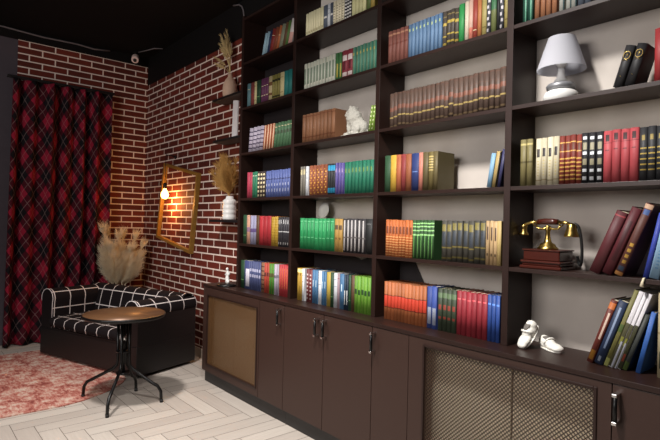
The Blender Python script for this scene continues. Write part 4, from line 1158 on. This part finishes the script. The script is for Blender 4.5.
# ------------------------------------------------------------------ gilt frame and pendant bulb on the brick wall
c4 = [Vector((.669, 0, 1.970)), Vector((1.517, 0, 1.807)), Vector((1.384, 0, .999)), Vector((.495, 0, 1.138))]
fr = empty('picture_frame', (1.016, -.03, 1.48), 0, 'empty gilded square frame hanging tilted on the brick wall', 'picture frame')
inv = Matrix.Translation(-Vector(fr.location)); k = len(COL.objects)
ctr = sum(c4, Vector())/4
inn = [c + (ctr-c).normalized()*.044 for c in c4]
for i in range(4):
    j = (i+1) % 4
    m = MB(); q = [c4[i], c4[j], inn[j], inn[i]]
    m.prism([(p.x, p.z) for p in q], -.045, -.004)
    m.build('frame_side', M['gold_frame'], fr)
for o in list(COL.objects)[k:]: o.matrix_parent_inverse = inv
PB = Vector((.885, -.112, 1.592))
pl = empty('pendant_lamp', PB, 0, 'bare glowing bulb hanging on black cord before the gilded frame', 'lamp')
m = MB(); m.lathe([(0, -.030), (.020, -.027), (.036, -.012), (.041, .010), (.036, .032), (.022, .060), (.015, .078), (0, .080)], seg=28); m.build('bulb', M['bulb'], pl)
m = MB(); m.lathe([(0, .0805), (.020, .0805), (.021, .125), (.014, .140), (0, .143)], seg=20); m.build('socket', M['cord'], pl)
zt = 2.03
m = MB(); m.tube([(0, 0, .1425), (-.004, .002, .28), (0, .004, zt-PB.z)], .0035, 8); m.build('cord', M['cord'], pl)
m = MB(); m.tube([(0, .111, zt-PB.z-.01), (0, .06, zt-PB.z+.006), (0, .004, zt-PB.z+.003)], .006, 8); m.lathe([(0, 0), (.022, 0), (.022, .006), (0, .006)], M=Matrix.Translation((0, .1115, zt-PB.z-.01)) @ Matrix.Rotation(PI/2, 4, 'X'), seg=16)
m.build('hook', M['cord'], pl)

# ------------------------------------------------------------------ ceiling bits
cc_ = empty('security_camera', (.14, -.20, 3.2995), 0, 'small pale security camera on the ceiling in the brick corner', 'camera')
m = MB(); m.lathe([(0, 0), (.035, 0), (.035, -.012), (.02, -.02), (.014, -.05), (0, -.05)], seg=20); m.build('mount', M['ceiling'], cc_)
m = MB(); m.tube([(0, 0, -.05), (.012, -.006, -.070), (.045, -.02, -.10), (.06, -.028, -.115)], [.036, .042, .042, .038], 18); m.build('housing', M['cctv'], cc_)
m = MB(); m.tube([(.0615, -.0285, -.1162), (.066, -.031, -.1203)], .020, 18); m.build('lens', M['cord'], cc_)
def cable(pts, r, mat, label):
    m = MB(); m.tube(pts, r, 8); setp(m.build('cable', mat), label, 'cable', 'cables near the ceiling')
cable([(.014, -4.4, 3.282), (.014, -1.5, 3.283), (.014, -1.15, 3.266), (.014, -.80, 3.275), (.014, -.62, 3.262), (.014, -.45, 3.285)], .008, M['grey_cord'], 'thin grey cable along the ceiling edge above the tartan curtain')
cable([(2.08, -.0078, 3.298), (2.185, -.0078, 3.272), (2.235, -.0078, 3.240), (2.257, -.0078, 3.205), (2.274, -.0078, 3.15), (2.278, -.0078, 3.10)], .007, M['grey_cord'], 'thin grey bent cable on the black wall strip beside the bookcase top')
cable([(.20, -.19, 3.285), (.34, -.15, 3.28), (.45, -.10, 3.29), (.50, -.02, 3.292)], .006, M['grey_cord'], 'thin grey cable beside the ceiling security camera')
# bookmark tassel under the leaning bright blue book
m = MB(); m.tube([(5.512, -.205, ZS[1]+.003), (5.512, -.2165, ZS[1]+.001), (5.509, -.2185, ZS[1]-.012), (5.507, -.2185, ZS[1]-.028)], [.003, .004, .005, .007], 8)
setp(m.build('bookmark_tassel', M['page']), 'small cream bookmark tassel hanging over shelf edge below bright blue book', 'bookmark')

# ------------------------------------------------------------------ light
def area(name, loc, target, sx, sy, power, col=(1, 1, 1), spread=None):
    l = bpy.data.lights.new(name, 'AREA'); l.shape = 'RECTANGLE'; l.size = sx; l.size_y = sy; l.energy = power; l.color = col
    if spread: l.spread = spread
    o = bpy.data.objects.new(name, l); COL.objects.link(o); o.location = loc
    o.rotation_euler = (Vector(target)-Vector(loc)).to_track_quat('-Z', 'Y').to_euler()
    return o
def spot(name, loc, target, cone, power, col, r=.12):
    l = bpy.data.lights.new(name, 'SPOT'); l.energy = power; l.color = col; l.spot_size = math.radians(cone); l.spot_blend = 1; l.shadow_soft_size = r
    o = bpy.data.objects.new(name, l); COL.objects.link(o); o.location = loc
    o.rotation_euler = (Vector(target)-Vector(loc)).to_track_quat('-Z', 'Y').to_euler()
spot('ceiling_lamp', (4.90, -1.50, 3.15), (4.75, -.75, .9), 105, 420, (1, .96, .92))
spot('ceiling_lamp', (3.1, -1.7, 3.15), (2.8, -1.0, .3), 100, 380, (1, .94, .90))
area('fill_softbox', (4.2, -4.45, 2.45), (3.8, 0, 1.9), 2.2, 1.5, 100, (1, .95, .92))  # added unseen soft fill facing the bookcase, no window in this wall
pt = bpy.data.lights.new('bulb_light', 'POINT'); pt.energy = 9; pt.color = (1, .46, .14); pt.shadow_soft_size = .04
o = bpy.data.objects.new('bulb_light', pt); COL.objects.link(o); o.location = PB + Vector((0, .0, -.075))
w = bpy.data.worlds.new('world'); scene.world = w; w.use_nodes = True
w.node_tree.nodes['Background'].inputs[0].default_value = (.5, .45, .45, 1); w.node_tree.nodes['Background'].inputs[1].default_value = .05
vs = scene.view_settings
scene.display_settings.display_device = 'sRGB'
vs.view_transform = 'Standard'; vs.look = 'None'; vs.gamma = 1; vs.use_curve_mapping = False; vs.exposure = 0
